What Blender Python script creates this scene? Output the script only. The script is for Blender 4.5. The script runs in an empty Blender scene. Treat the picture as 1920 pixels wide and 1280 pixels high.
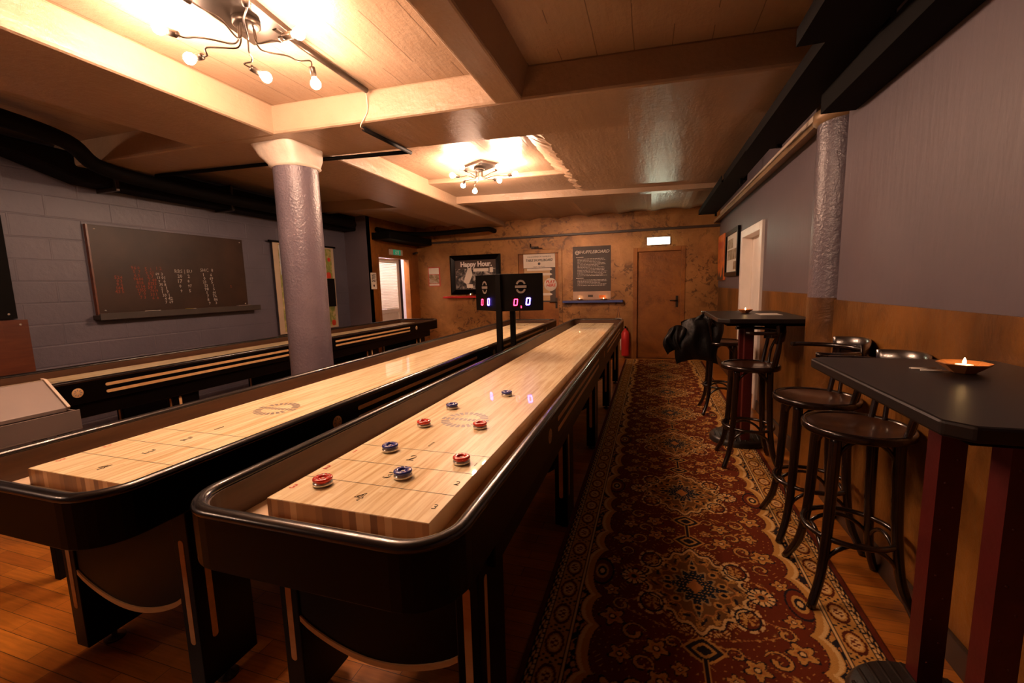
import bpy, bmesh, math, random
import numpy as np
from mathutils import Vector, Matrix
PI = math.pi
random.seed(7)
scn = bpy.context.scene
C = scn.collection

# ------------------------------------------------------------------ camera, world, exposure
CAM_Z = 1.37
cam_d = bpy.data.cameras.new('camera'); cam = bpy.data.objects.new('camera', cam_d); C.objects.link(cam)
cam_d.sensor_width = 36; cam_d.sensor_fit = 'HORIZONTAL'; cam_d.lens = 812 / 1920 * 36
cam_d.clip_start = 0.02; cam_d.clip_end = 60
yaw, pitch, roll = 0.31249, 0.12667, -0.02661
cy, sy, cp, sp, cr, sr = math.cos(yaw), math.sin(yaw), math.cos(pitch), math.sin(pitch), math.cos(roll), math.sin(roll)
fwd = Vector((-sy * cp, cy * cp, -sp)); rgt = Vector((cy, sy, 0)); upv = rgt.cross(fwd)
r2 = cr * rgt + sr * upv; u2 = -sr * rgt + cr * upv
cam.matrix_world = Matrix(((r2.x, u2.x, -fwd.x, 0), (r2.y, u2.y, -fwd.y, 0), (r2.z, u2.z, -fwd.z, CAM_Z), (0, 0, 0, 1)))
scn.camera = cam
w = bpy.data.worlds.new('world'); scn.world = w; w.use_nodes = True
w.node_tree.nodes['Background'].inputs[0].default_value = (0.9, 0.5, 0.35, 1)
w.node_tree.nodes['Background'].inputs[1].default_value = 0.004
scn.view_settings.view_transform = 'Standard'; scn.view_settings.look = 'None'
scn.view_settings.gamma = 1; scn.view_settings.use_curve_mapping = False
scn.view_settings.exposure = 1.5
BULB_POWER = 290.0       # emission strength of the bare bulbs
BULB_COLOR = (1.0, 0.62, 0.42)
try:
    scn.cycles.max_bounces = 10; scn.cycles.diffuse_bounces = 7; scn.cycles.glossy_bounces = 4
    scn.cycles.sample_clamp_indirect = 4.0
    scn.cycles.use_denoising = True
    scn.cycles.caustics_reflective = False; scn.cycles.caustics_refractive = False
except Exception: pass

# ------------------------------------------------------------------ materials
def new_mat(name):
    m = bpy.data.materials.new(name); m.use_nodes = True
    nt = m.node_tree; return m, nt, nt.nodes['Principled BSDF']
def lk(nt, a, b): nt.links.new(a, b)
def bump(nt, b, sock, strength, dist=0.01):
    n = nt.nodes.new('ShaderNodeBump'); n.inputs['Strength'].default_value = strength; n.inputs['Distance'].default_value = dist
    lk(nt, sock, n.inputs['Height']); lk(nt, n.outputs[0], b.inputs['Normal']); return n
def coords(nt, scale=(1, 1, 1), rot=(0, 0, 0), kind='Object'):
    t = nt.nodes.new('ShaderNodeTexCoord'); mp = nt.nodes.new('ShaderNodeMapping')
    mp.inputs['Scale'].default_value = scale; mp.inputs['Rotation'].default_value = rot
    lk(nt, t.outputs[kind], mp.inputs[0]); return mp.outputs[0]
def noise(nt, vec, scale, detail=4, rough=0.55, dist=0):
    n = nt.nodes.new('ShaderNodeTexNoise'); n.inputs['Scale'].default_value = scale; n.inputs['Detail'].default_value = detail
    n.inputs['Roughness'].default_value = rough; n.inputs['Distortion'].default_value = dist
    lk(nt, vec, n.inputs['Vector']); return n
def ramp(nt, fac, stops):
    n = nt.nodes.new('ShaderNodeValToRGB'); e = n.color_ramp.elements
    while len(e) > 1: e.remove(e[-1])
    e[0].position = stops[0][0]; e[0].color = (*stops[0][1], 1)
    for p, c in stops[1:]: x = e.new(p); x.color = (*c, 1)
    lk(nt, fac, n.inputs[0]); return n
def mixc(nt, fac, a, b, mode='MIX'):
    n = nt.nodes.new('ShaderNodeMix'); n.data_type = 'RGBA'; n.blend_type = mode
    for s, v in ((n.inputs[0], fac), (n.inputs[6], a), (n.inputs[7], b)):
        if hasattr(v, 'links'): lk(nt, v, s)
        elif isinstance(v, (int, float)): s.default_value = v
        else: s.default_value = (*v, 1)
    return n.outputs[2]
def math_n(nt, op, a, b=None):
    n = nt.nodes.new('ShaderNodeMath'); n.operation = op
    for s, v in zip(n.inputs, (a, b)):
        if v is None: continue
        if hasattr(v, 'links'): lk(nt, v, s)
        else: s.default_value = v
    return n.outputs[0]
def paint(name, col, rough=0.5, vary=0.12, scale=6, bstr=0.0, bscale=60, metal=0.0, coat=0.0, spec=None):
    m, nt, b = new_mat(name); v = coords(nt)
    n = noise(nt, v, scale, 5)
    c2 = tuple(max(0, x * (1 - vary)) for x in col); c1 = tuple(min(1, x * (1 + vary)) for x in col)
    r = ramp(nt, n.outputs[0], [(0.3, c2), (0.7, c1)]); lk(nt, r.outputs[0], b.inputs['Base Color'])
    b.inputs['Roughness'].default_value = rough; b.inputs['Metallic'].default_value = metal
    b.inputs['Coat Weight'].default_value = coat; b.inputs['Coat Roughness'].default_value = 0.08
    if spec is not None: b.inputs['Specular IOR Level'].default_value = spec
    if bstr:
        n2 = noise(nt, v, bscale, 4); bump(nt, b, n2.outputs[0], bstr)
    return m
def glow(name, col, strength):
    m, nt, b = new_mat(name); b.inputs['Base Color'].default_value = (*col, 1)
    b.inputs['Emission Color'].default_value = (*col, 1); b.inputs['Emission Strength'].default_value = strength
    return m

def mat_plaster(name='cream_painted_board_concrete', boards=1.0):
    m, nt, b = new_mat(name); v = coords(nt)
    n = noise(nt, v, 1.3, 5); r = ramp(nt, n.outputs[0], [(0.3, (0.35, 0.238, 0.155)), (0.7, (0.42, 0.295, 0.20))])
    # formwork board joints running along Y
    sx = nt.nodes.new('ShaderNodeSeparateXYZ'); lk(nt, v, sx.inputs[0])
    wob = noise(nt, v, 3, 2); xx = math_n(nt, 'ADD', sx.outputs[0], math_n(nt, 'MULTIPLY', wob.outputs[0], 0.02))
    fr = math_n(nt, 'FRACT', math_n(nt, 'DIVIDE', xx, 0.21))
    dd = math_n(nt, 'ABSOLUTE', math_n(nt, 'SUBTRACT', fr, 0.5))
    line = math_n(nt, 'LESS_THAN', dd, 0.012)
    nz = noise(nt, v, 2.2, 3); gate = math_n(nt, 'GREATER_THAN', nz.outputs[0], 0.44); line = math_n(nt, 'MULTIPLY', line, gate)
    geo = nt.nodes.new('ShaderNodeNewGeometry'); sn = nt.nodes.new('ShaderNodeSeparateXYZ'); lk(nt, geo.outputs['Normal'], sn.inputs[0])
    down = math_n(nt, 'GREATER_THAN', math_n(nt, 'ABSOLUTE', sn.outputs[2]), 0.8); line = math_n(nt, 'MULTIPLY', math_n(nt, 'MULTIPLY', line, down), boards)
    lk(nt, mixc(nt, line, r.outputs[0], (0.16, 0.10, 0.06)), b.inputs['Base Color'])
    b.inputs['Roughness'].default_value = 0.33
    n2 = noise(nt, v, 26, 6, 0.65); n3 = noise(nt, coords(nt, (1, 0.15, 1)), 9, 4)
    h = math_n(nt, 'ADD', math_n(nt, 'MULTIPLY', n2.outputs[0], 0.45), math_n(nt, 'SUBTRACT', n3.outputs[0], math_n(nt, 'MULTIPLY', line, 0.8)))
    bump(nt, b, h, 0.7, 0.013); return m
def mat_blockwall():
    m, nt, b = new_mat('slate_painted_block_wall'); v = coords(nt, (1, 1, 1), (0, 0, 0))
    # wall lies in the YZ plane -> use (Y, Z)
    s = nt.nodes.new('ShaderNodeSeparateXYZ'); lk(nt, v, s.inputs[0]); cb = nt.nodes.new('ShaderNodeCombineXYZ')
    lk(nt, s.outputs[1], cb.inputs[0]); lk(nt, s.outputs[2], cb.inputs[1])
    br = nt.nodes.new('ShaderNodeTexBrick'); lk(nt, cb.outputs[0], br.inputs['Vector'])
    br.inputs['Scale'].default_value = 1; br.inputs['Brick Width'].default_value = 0.5; br.inputs['Row Height'].default_value = 0.19
    br.inputs['Mortar Size'].default_value = 0.009; br.inputs['Mortar Smooth'].default_value = 0.6
    br.inputs['Color1'].default_value = (1, 1, 1, 1); br.inputs['Color2'].default_value = (1, 1, 1, 1); br.inputs['Mortar'].default_value = (0, 0, 0, 1)
    n = noise(nt, v, 1.6, 5); r = ramp(nt, n.outputs[0], [(0.3, (0.088, 0.080, 0.102)), (0.7, (0.120, 0.104, 0.130))])
    lk(nt, r.outputs[0], b.inputs['Base Color']); b.inputs['Roughness'].default_value = 0.42
    n2 = noise(nt, v, 18, 6, 0.6)
    h = math_n(nt, 'ADD', math_n(nt, 'MULTIPLY', br.outputs['Color'], 0.3), math_n(nt, 'MULTIPLY', n2.outputs[0], 0.5))
    bump(nt, b, h, 0.55, 0.012); return m
def mat_slate(name='slate_painted_plaster'):
    m, nt, b = new_mat(name); v = coords(nt)
    n = noise(nt, v, 1.2, 4); r = ramp(nt, n.outputs[0], [(0.3, (0.105, 0.082, 0.098)), (0.7, (0.138, 0.106, 0.122))])
    lk(nt, r.outputs[0], b.inputs['Base Color']); b.inputs['Roughness'].default_value = 0.5
    n2 = noise(nt, coords(nt, (1, 1, 0.18)), 22, 4); bump(nt, b, n2.outputs[0], 0.22, 0.01); return m
def mat_pillar():
    m, nt, b = new_mat('hammered_slate_paint'); v = coords(nt)
    b.inputs['Base Color'].default_value = (0.14, 0.13, 0.18, 1); b.inputs['Roughness'].default_value = 0.3
    n = noise(nt, v, 55, 3); bump(nt, b, n.outputs[0], 0.5, 0.01)
    r = ramp(nt, noise(nt, v, 3).outputs[0], [(0.3, (0.12, 0.098, 0.122)), (0.7, (0.165, 0.135, 0.16))]); lk(nt, r.outputs[0], b.inputs['Base Color'])
    return m
def mat_copper(name, light, dark, rough=0.42, streak=False, spots=0.0):
    m, nt, b = new_mat(name); v = coords(nt, (1, 1, 0.6) if streak else (1, 1, 1))
    n = noise(nt, v, 1.7, 8, 0.62, 0.6)
    mid = tuple((a + c) / 2 for a, c in zip(light, dark))
    r = ramp(nt, n.outputs[0], [(0.30, dark), (0.48, mid), (0.66, light)])
    n2 = noise(nt, v, 8, 9, 0.72, 0.7); msk0 = ramp(nt, n2.outputs[0], [(0.52, (0, 0, 0)), (0.57, (1, 1, 1))]); gt = ramp(nt, noise(nt, v, 1.1, 3).outputs[0], [(0.42, (0, 0, 0)), (0.56, (1, 1, 1))]); msk = nt.nodes.new('ShaderNodeMix'); msk.data_type = 'RGBA'; msk.blend_type = 'MULTIPLY'; msk.inputs[0].default_value = 1; lk(nt, msk0.outputs[0], msk.inputs[6]); lk(nt, gt.outputs[0], msk.inputs[7])
    class _O: pass
    mo = _O(); mo.outputs = [msk.outputs[2]]; msk = mo
    col = mixc(nt, math_n(nt, 'MULTIPLY', msk.outputs[0], spots), r.outputs[0], tuple(x * 0.3 for x in dark)) if spots else r.outputs[0]
    lk(nt, col, b.inputs['Base Color']); b.inputs['Roughness'].default_value = rough; b.inputs['Metallic'].default_value = 0.25
    n3 = noise(nt, v, 11, 7, 0.65, 0.8); bump(nt, b, n3.outputs[0], 0.5, 0.012); return m
def mat_parquet():
    m, nt, b = new_mat('oak_strip_parquet'); v = coords(nt)
    br = nt.nodes.new('ShaderNodeTexBrick'); lk(nt, v, br.inputs['Vector']); br.inputs['Scale'].default_value = 1
    br.inputs['Brick Width'].default_value = 0.42; br.inputs['Row Height'].default_value = 0.07; br.inputs['Mortar Size'].default_value = 0.0012
    br.offset = 0.37; br.inputs['Color1'].default_value = (0.50, 0.185, 0.022, 1); br.inputs['Color2'].default_value = (0.34, 0.11, 0.012, 1)
    br.inputs['Mortar'].default_value = (0.06, 0.025, 0.01, 1)
    g = noise(nt, coords(nt, (2, 30, 1)), 3, 5); gg = ramp(nt, g.outputs[0], [(0.3, (0.72, 0.66, 0.6)), (0.7, (1.1, 1.05, 1.0))])
    lk(nt, mixc(nt, 1.0, br.outputs['Color'], gg.outputs[0], 'MULTIPLY'), b.inputs['Base Color'])
    b.inputs['Roughness'].default_value = 0.34
    bump(nt, b, math_n(nt, 'ADD', g.outputs[0], br.outputs['Fac']), 0.06, 0.004); return m
def mat_playfield():
    m, nt, b = new_mat('lacquered_maple_playfield'); v = coords(nt)
    s = nt.nodes.new('ShaderNodeSeparateXYZ'); lk(nt, v, s.inputs[0])
    # laminated staves: one tone per 17 mm stave, broken along the length
    st = math_n(nt, 'FLOOR', math_n(nt, 'DIVIDE', s.outputs[0], 0.017))
    yy = math_n(nt, 'FLOOR', math_n(nt, 'ADD', math_n(nt, 'DIVIDE', s.outputs[1], 1.1), math_n(nt, 'MULTIPLY', st, 0.37)))
    cb = nt.nodes.new('ShaderNodeCombineXYZ'); lk(nt, st, cb.inputs[0]); lk(nt, yy, cb.inputs[1])
    wn = nt.nodes.new('ShaderNodeTexWhiteNoise'); lk(nt, cb.outputs[0], wn.inputs[0])
    r = ramp(nt, wn.outputs[0], [(0.0, (0.82, 0.65, 0.37)), (0.5, (0.90, 0.76, 0.48)), (1.0, (0.95, 0.84, 0.57))])
    g = noise(nt, coords(nt, (26, 1.3, 1)), 3.2, 6, 0.6); gr = ramp(nt, g.outputs[0], [(0.34, (0.78, 0.66, 0.50)), (0.56, (1, 1, 1))])
    lk(nt, mixc(nt, 1.0, r.outputs[0], gr.outputs[0], 'MULTIPLY'), b.inputs['Base Color'])
    b.inputs['Roughness'].default_value = 0.35; b.inputs['Specular IOR Level'].default_value = 0.25; b.inputs['Coat Weight'].default_value = 0.5; b.inputs['Coat Roughness'].default_value = 0.03
    return m
def mat_endgrain():
    m, nt, b = new_mat('shaded_maple_end_grain'); v = coords(nt)
    s = nt.nodes.new('ShaderNodeSeparateXYZ'); lk(nt, v, s.inputs[0])
    wig = noise(nt, coords(nt, (1, 1, 1)), 40, 2); x = math_n(nt, 'ADD', s.outputs[0], math_n(nt, 'MULTIPLY', wig.outputs[0], 0.003))
    st = math_n(nt, 'FLOOR', math_n(nt, 'DIVIDE', x, 0.0215))
    wn = nt.nodes.new('ShaderNodeTexWhiteNoise'); wn.noise_dimensions = '1D'; lk(nt, st, wn.inputs['W'])
    r = ramp(nt, wn.outputs[0], [(0.0, (0.20, 0.085, 0.03)), (0.4, (0.36, 0.17, 0.06)), (0.7, (0.46, 0.24, 0.09)), (0.85, (0.62, 0.38, 0.19)), (1, (0.66, 0.42, 0.22))])  # end-grain stave tones, also darkened because this face turns from the light
    lk(nt, r.outputs[0], b.inputs['Base Color']); b.inputs['Roughness'].default_value = 0.4; return m
def mat_wood(name, light, dark, scale=(30, 2, 30), rough=0.4, coat=0.0):
    m, nt, b = new_mat(name); g = noise(nt, coords(nt, scale), 1.5, 6, 0.6)
    r = ramp(nt, g.outputs[0], [(0.3, dark), (0.7, light)]); lk(nt, r.outputs[0], b.inputs['Base Color'])
    b.inputs['Roughness'].default_value = rough; b.inputs['Coat Weight'].default_value = coat; return m
def mat_rug():
    m, nt, b = new_mat('patterned_wool_pile'); a = nt.nodes.new('ShaderNodeVertexColor'); a.layer_name = 'weave'
    n = noise(nt, coords(nt), 420, 2); r = ramp(nt, n.outputs[0], [(0.3, (0.78, 0.78, 0.78)), (0.7, (1.12, 1.12, 1.12))])
    lk(nt, mixc(nt, 1.0, a.outputs[0], r.outputs[0], 'MULTIPLY'), b.inputs['Base Color'])
    b.inputs['Roughness'].default_value = 0.95; b.inputs['Specular IOR Level'].default_value = 0.1
    bump(nt, b, n.outputs[0], 0.3, 0.003); return m
def mat_blotch(name, stops, scale=6, rough=0.6, detail=4, dist=1.0):
    m, nt, b = new_mat(name); n = noise(nt, coords(nt), scale, detail, 0.6, dist); r = ramp(nt, n.outputs[0], stops)
    lk(nt, r.outputs[0], b.inputs['Base Color']); b.inputs['Roughness'].default_value = rough; return m

M = {}
M['plaster'] = mat_plaster(); M['beam'] = mat_plaster('cream_painted_beam', 0.0); M['block'] = mat_blockwall(); M['slate'] = mat_slate(); M['pillar'] = mat_pillar()
M['copper'] = mat_copper('copper_mottled_plaster', (0.47, 0.225, 0.066), (0.22, 0.092, 0.022), 0.36, False, 0.75)
M['wains'] = mat_copper('copper_wainscot_board', (0.31, 0.125, 0.022), (0.065, 0.024, 0.005), 0.36, True, 0.2)
M['copdoor'] = mat_copper('copper_door_paint', (0.38, 0.138, 0.022), (0.17, 0.056, 0.010), 0.45, False, 0.25)
M['parquet'] = mat_parquet(); M['play'] = mat_playfield(); M['endg'] = mat_endgrain()
M['black'] = paint('black_lacquer', (0.002, 0.0013, 0.0011), 0.32, 0.2, 4, spec=0.12)
M['rim'] = paint('satin_black_rim', (0.010, 0.008, 0.008), 0.26, 0.2, 4, coat=0.4)
M['mattblack'] = paint('matt_black', (0.0035, 0.0025, 0.002), 0.7, 0.2, spec=0.1)
M['rail'] = mat_wood('brown_inner_rail', (0.085, 0.036, 0.014), (0.055, 0.022, 0.009), (3, 3, 30), 0.42)
M['gutter'] = paint('beige_gutter_felt', (0.62, 0.47, 0.32), 0.9, 0.08, 10)
M['inlay'] = mat_wood('maple_inlay', (0.62, 0.40, 0.19), (0.52, 0.31, 0.13), (3, 20, 30), 0.4)
M['steel'] = paint('polished_steel', (0.82, 0.78, 0.72), 0.22, 0.03, 4, metal=0.75)
M['darkmetal'] = paint('dark_bronze_metal', (0.05, 0.035, 0.025), 0.35, 0.2, 8, metal=0.7)
M['redcap'] = paint('red_plastic', (0.62, 0.035, 0.02), 0.25, 0.05, coat=0.5)
M['bluecap'] = paint('blue_plastic', (0.035, 0.045, 0.26), 0.25, 0.05, coat=0.5)
M['ink'] = paint('black_ink', (0.02, 0.015, 0.012), 0.4, 0.1)
M['greyink'] = paint('grey_printed_ink', (0.25, 0.20, 0.17), 0.4, 0.1)
M['redink'] = paint('red_ink', (0.55, 0.05, 0.02), 0.4, 0.1)
M['white'] = paint('white_paint', (0.88, 0.82, 0.76), 0.4, 0.04)
M['paper'] = paint('cream_paper', (0.85, 0.77, 0.66), 0.7, 0.05)
M['cap'] = paint('chipped_white_capital_paint', (0.66, 0.55, 0.45), 0.5, 0.12, 5, 0.5, 20)
M['chalkboard'] = paint('black_chalkboard', (0.030, 0.013, 0.006), 0.42, 0.4, 3, spec=0.35)
M['ledge'] = paint('dull_brown_ledge', (0.035, 0.024, 0.018), 0.5, 0.2)
M['chalk'] = paint('white_chalk', (0.36, 0.31, 0.28), 0.9, 0.2, 40)
M['redchalk'] = paint('red_chalk', (0.22, 0.045, 0.02), 0.9, 0.2, 40)
M['greybox'] = paint('taupe_coated_board', (0.16, 0.118, 0.10), 0.5, 0.05)
M['greyedge'] = paint('pale_board_edge', (0.45, 0.36, 0.28), 0.5, 0.05)
M['brown'] = mat_wood('red_brown_veneer', (0.13, 0.035, 0.012), (0.08, 0.02, 0.008), (3, 3, 20), 0.35)
M['stool'] = paint('dark_bentwood_lacquer', (0.012, 0.0055, 0.0035), 0.24, 0.3, 6, coat=0.5)
M['seat'] = mat_wood('dark_brown_plywood_seat', (0.050, 0.018, 0.008), (0.030, 0.011, 0.005), (12, 2, 12), 0.3, 0.3)
M['bartop'] = paint('black_bar_top', (0.011, 0.008, 0.007), 0.38, 0.15, 8, spec=0.35)
M['redsteel'] = paint('dark_red_painted_steel', (0.065, 0.004, 0.003), 0.45, 0.15, 12, 0.1, 40)
M['castiron'] = paint('black_cast_iron', (0.018, 0.014, 0.012), 0.38, 0.2, 20, 0.15, 60)
M['bowl'] = paint('amber_candle_dish', (0.50, 0.20, 0.07), 0.35, 0.1)
M['redshelf'] = paint('bright_red_paint', (0.60, 0.03, 0.03), 0.35, 0.05)
M['blueshelf'] = paint('blue_paint', (0.055, 0.085, 0.30), 0.35, 0.05)
M['poster'] = paint('dark_brown_poster', (0.065, 0.040, 0.030), 0.5, 0.1)
M['posterfoot'] = paint('pale_tan_poster_foot', (0.50, 0.33, 0.24), 0.5, 0.08)
M['posterink'] = paint('light_poster_print', (0.85, 0.75, 0.65), 0.6, 0.05)
M['orange'] = mat_blotch('orange_artwork', [(0.35, (0.62, 0.13, 0.02)), (0.65, (0.78, 0.20, 0.03))], 5)
M['photo'] = mat_blotch('black_and_white_photograph', [(0.40, (0.02, 0.018, 0.016)), (0.52, (0.12, 0.10, 0.085)), (0.64, (0.55, 0.48, 0.42))], 9)
M['map'] = mat_blotch('tan_printed_sheet', [(0.35, (0.24, 0.15, 0.06)), (0.5, (0.42, 0.30, 0.17)), (0.65, (0.55, 0.43, 0.32))], 12)
M['tapestry'] = mat_blotch('painted_meadow_tapestry', [(0.30, (0.12, 0.16, 0.04)), (0.48, (0.25, 0.28, 0.07)), (0.60, (0.48, 0.38, 0.16)), (0.72, (0.62, 0.50, 0.30))], 5, 0.9, 6, 2)
M['sky'] = mat_blotch('painted_pale_sky', [(0.35, (0.30, 0.38, 0.48)), (0.65, (0.62, 0.58, 0.50))], 4, 0.9)
M['canvas'] = paint('unpainted_canvas', (0.50, 0.38, 0.26), 0.9, 0.05)
M['leather'] = paint('black_leather', (0.006, 0.005, 0.005), 0.5, 0.2, 10, 0.5, 25, spec=0.25)
M['skirt'] = paint('dark_skirting', (0.045, 0.025, 0.015), 0.4, 0.2, 8)
M['tin'] = paint('dull_tan_metal', (0.30, 0.19, 0.10), 0.45, 0.2, 8, metal=0.3)
M['darkroom'] = paint('dark_gap', (0.02, 0.012, 0.012), 0.6, 0.1)
M['bluewall'] = paint('pale_blue_wall', (0.50, 0.50, 0.62), 0.5, 0.04)
M['green'] = glow('exit_sign_green', (0.02, 0.30, 0.16), 0.12)
M['bulb'] = glow('incandescent_bulb', BULB_COLOR, BULB_POWER)
M['dimbulb'] = glow('dimmed_incandescent_bulb', BULB_COLOR, BULB_POWER * 0.42)
M['flame'] = glow('candle_flame', (1.0, 0.55, 0.2), 40)
M['exitlight'] = glow('lit_sign_panel', (0.93, 1.0, 0.72), 6)
M['roomlight'] = glow('bright_ceiling_panel', (1.0, 0.76, 0.68), 40)
M['ledred'] = glow('red_led', (1.0, 0.02, 0.06), 6)
M['ledblue'] = glow('blue_led', (0.16, 0.10, 1.0), 12)
M['glass'] = None
def mat_glass():
    m, nt, b = new_mat('clear_pane'); b.inputs['Base Color'].default_value = (0.9, 0.95, 0.92, 1); b.inputs['Roughness'].default_value = 0.03
    b.inputs['Transmission Weight'].default_value = 1.0; b.inputs['IOR'].default_value = 1.45; return m
M['glass'] = mat_glass()

# ------------------------------------------------------------------ geometry helpers
class MB:
    def __init__(self): self.v = []; self.f = []; self.s = []
    def add(self, vs, fs, smooth=False):
        o = len(self.v); self.v += [tuple(x) for x in vs]
        for f in fs: self.f.append(tuple(i + o for i in f)); self.s.append(smooth)
        return self
    def box(self, x0, x1, y0, y1, z0, z1):
        return self.add([(x0, y0, z0), (x1, y0, z0), (x1, y1, z0), (x0, y1, z0), (x0, y0, z1), (x1, y0, z1), (x1, y1, z1), (x0, y1, z1)],
                        [(0, 3, 2, 1), (4, 5, 6, 7), (0, 1, 5, 4), (1, 2, 6, 5), (2, 3, 7, 6), (3, 0, 4, 7)])
    def cbox(self, c, s): return self.box(c[0] - s[0] / 2, c[0] + s[0] / 2, c[1] - s[1] / 2, c[1] + s[1] / 2, c[2] - s[2] / 2, c[2] + s[2] / 2)
    def obox(self, M4, sx, sy, sz):
        t = MB().box(-sx / 2, sx / 2, -sy / 2, sy / 2, -sz / 2, sz / 2)
        return self.add([M4 @ Vector(p) for p in t.v], t.f)
    def tube(self, pts, r, n=10, closed=False, caps=True, flat=1.0):
        pts = [Vector(p) for p in pts]; N = len(pts)
        rs = r if isinstance(r, (list, tuple)) else [r] * N
        up = None; vs = []
        for i, p in enumerate(pts):
            if closed: t = (pts[(i + 1) % N] - pts[i - 1])
            else: t = pts[min(i + 1, N - 1)] - pts[max(i - 1, 0)]
            t.normalize()
            if up is None:
                up = Vector((0, 0, 1)) if abs(t.z) < 0.9 else Vector((1, 0, 0))
            a = t.cross(up); 
            if a.length < 1e-6: a = t.cross(Vector((0, 1, 0)))
            a.normalize(); b = a.cross(t).normalized(); up = b
            for k in range(n):
                an = 2 * PI * k / n; vs.append(p + a * math.cos(an) * rs[i] + b * math.sin(an) * rs[i] * flat)
        fs = []
        for i in range(N if closed else N - 1):
            j = (i + 1) % N
            for k in range(n):
                l = (k + 1) % n; fs.append((i * n + k, j * n + k, j * n + l, i * n + l))
        self.add(vs, fs, True)
        if caps and not closed:
            o = len(self.v) - len(vs)
            self.f.append(tuple(o + k for k in range(n))); self.s.append(False)
            self.f.append(tuple(o + (N - 1) * n + k for k in reversed(range(n)))); self.s.append(False)
        return self
    def lathe(self, prof, c=(0, 0, 0), n=32, axis=None, a0=0, a1=2 * PI, smooth=True):
        full = abs(a1 - a0 - 2 * PI) < 1e-6; m = n if full else n + 1; vs = []
        R = Vector((0, 0, 1)).rotation_difference(Vector(axis)).to_matrix() if axis else Matrix.Identity(3)
        for r, z in prof:
            for k in range(m):
                a = a0 + (a1 - a0) * k / n; vs.append(R @ Vector((r * math.cos(a), r * math.sin(a), z)) + Vector(c))
        fs = []
        for i in range(len(prof) - 1):
            for k in range(n):
                l = (k + 1) % m; fs.append((i * m + k, i * m + l, (i + 1) * m + l, (i + 1) * m + k))
        return self.add(vs, fs, smooth)
    def prism(self, poly, z0, z1, fn=None):
        """polygon (x, y) extruded in z; fn maps each point afterwards"""
        n = len(poly); vs = [(x, y, z0) for x, y in poly] + [(x, y, z1) for x, y in poly]
        if fn: vs = [fn(p) for p in vs]
        fs = [tuple(reversed(range(n))), tuple(range(n, 2 * n))] + [(i, (i + 1) % n, n + (i + 1) % n, n + i) for i in range(n)]
        return self.add(vs, fs)
    def ring(self, outer, inner, z0, z1):
        """closed band between two polygons with equal point counts"""
        n = len(outer); vs = [(x, y, z0) for x, y in outer] + [(x, y, z0) for x, y in inner] + [(x, y, z1) for x, y in outer] + [(x, y, z1) for x, y in inner]
        fs = []
        for i in range(n):
            j = (i + 1) % n
            fs += [(i, j, 2 * n + j, 2 * n + i), (n + j, n + i, 3 * n + i, 3 * n + j), (2 * n + i, 2 * n + j, 3 * n + j, 3 * n + i), (j, i, n + i, n + j)]
        return self.add(vs, fs)
    def mesh(self, name, mat, bevel=0):
        me = bpy.data.meshes.new(name); me.from_pydata(self.v, [], self.f)
        if any(self.s): me.polygons.foreach_set('use_smooth', self.s)
        bm = bmesh.new(); bm.from_mesh(me); bmesh.ops.recalc_face_normals(bm, faces=bm.faces); bm.to_mesh(me); bm.free()
        me.update()
        if mat: me.materials.append(mat)
        return me
    def build(self, name, mat, parent=None, bevel=0, loc=None):
        o = bpy.data.objects.new(name, self.mesh(name, mat)); C.objects.link(o)
        if parent: o.parent = parent
        if loc: o.location = loc
        if bevel:
            md = o.modifiers.new('bevel', 'BEVEL'); md.width = bevel; md.segments = 2; md.limit_method = 'ANGLE'; md.angle_limit = math.radians(40)
        return o
def rrect(x0, x1, y0, y1, r, n=8):
    pts = []
    for cx, cy_, a in ((x1 - r, y0 + r, -PI / 2), (x1 - r, y1 - r, 0), (x0 + r, y1 - r, PI / 2), (x0 + r, y0 + r, PI)):
        for k in range(n + 1): t = a + PI / 2 * k / n; pts.append((cx + r * math.cos(t), cy_ + r * math.sin(t)))
    return pts
def arcpts(fn, a0, a1, n): return [fn(a0 + (a1 - a0) * k / n) for k in range(n + 1)]
def catmull(P, k=6):
    P = [Vector(p) for p in P]; out = []
    for i in range(len(P) - 1):
        a = P[max(i - 1, 0)]; b = P[i]; c = P[i + 1]; d = P[min(i + 2, len(P) - 1)]
        for j in range(k):
            t = j / k; out.append(0.5 * ((2 * b) + (c - a) * t + (2 * a - 5 * b + 4 * c - d) * t * t + (3 * b - a - 3 * c + d) * t ** 3))
    out.append(P[-1]); return out
def thing(name, label, cat, loc=(0, 0, 0), rz=0, group=None):
    o = bpy.data.objects.new(name, None); C.objects.link(o); o.empty_display_size = 0.1
    o.location = loc; o.rotation_euler = (0, 0, rz); o['label'] = label; o['category'] = cat
    if group: o['group'] = group
    return o
def tag(o, label, cat, group=None):
    o['label'] = label; o['category'] = cat
    if group: o['group'] = group
    return o
def struct(o): o['kind'] = 'structure'; return o
def dup(root, loc, rz=0, label=None, group=None):
    r = root.copy(); C.objects.link(r); r.location = loc; r.rotation_euler = (0, 0, rz)
    if label: r['label'] = label
    if group: r['group'] = group
    for ch in list(root.children):
        c = ch.copy(); C.objects.link(c); c.parent = r
        for g in list(ch.children):
            d = g.copy(); C.objects.link(d); d.parent = c
    return r
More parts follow.
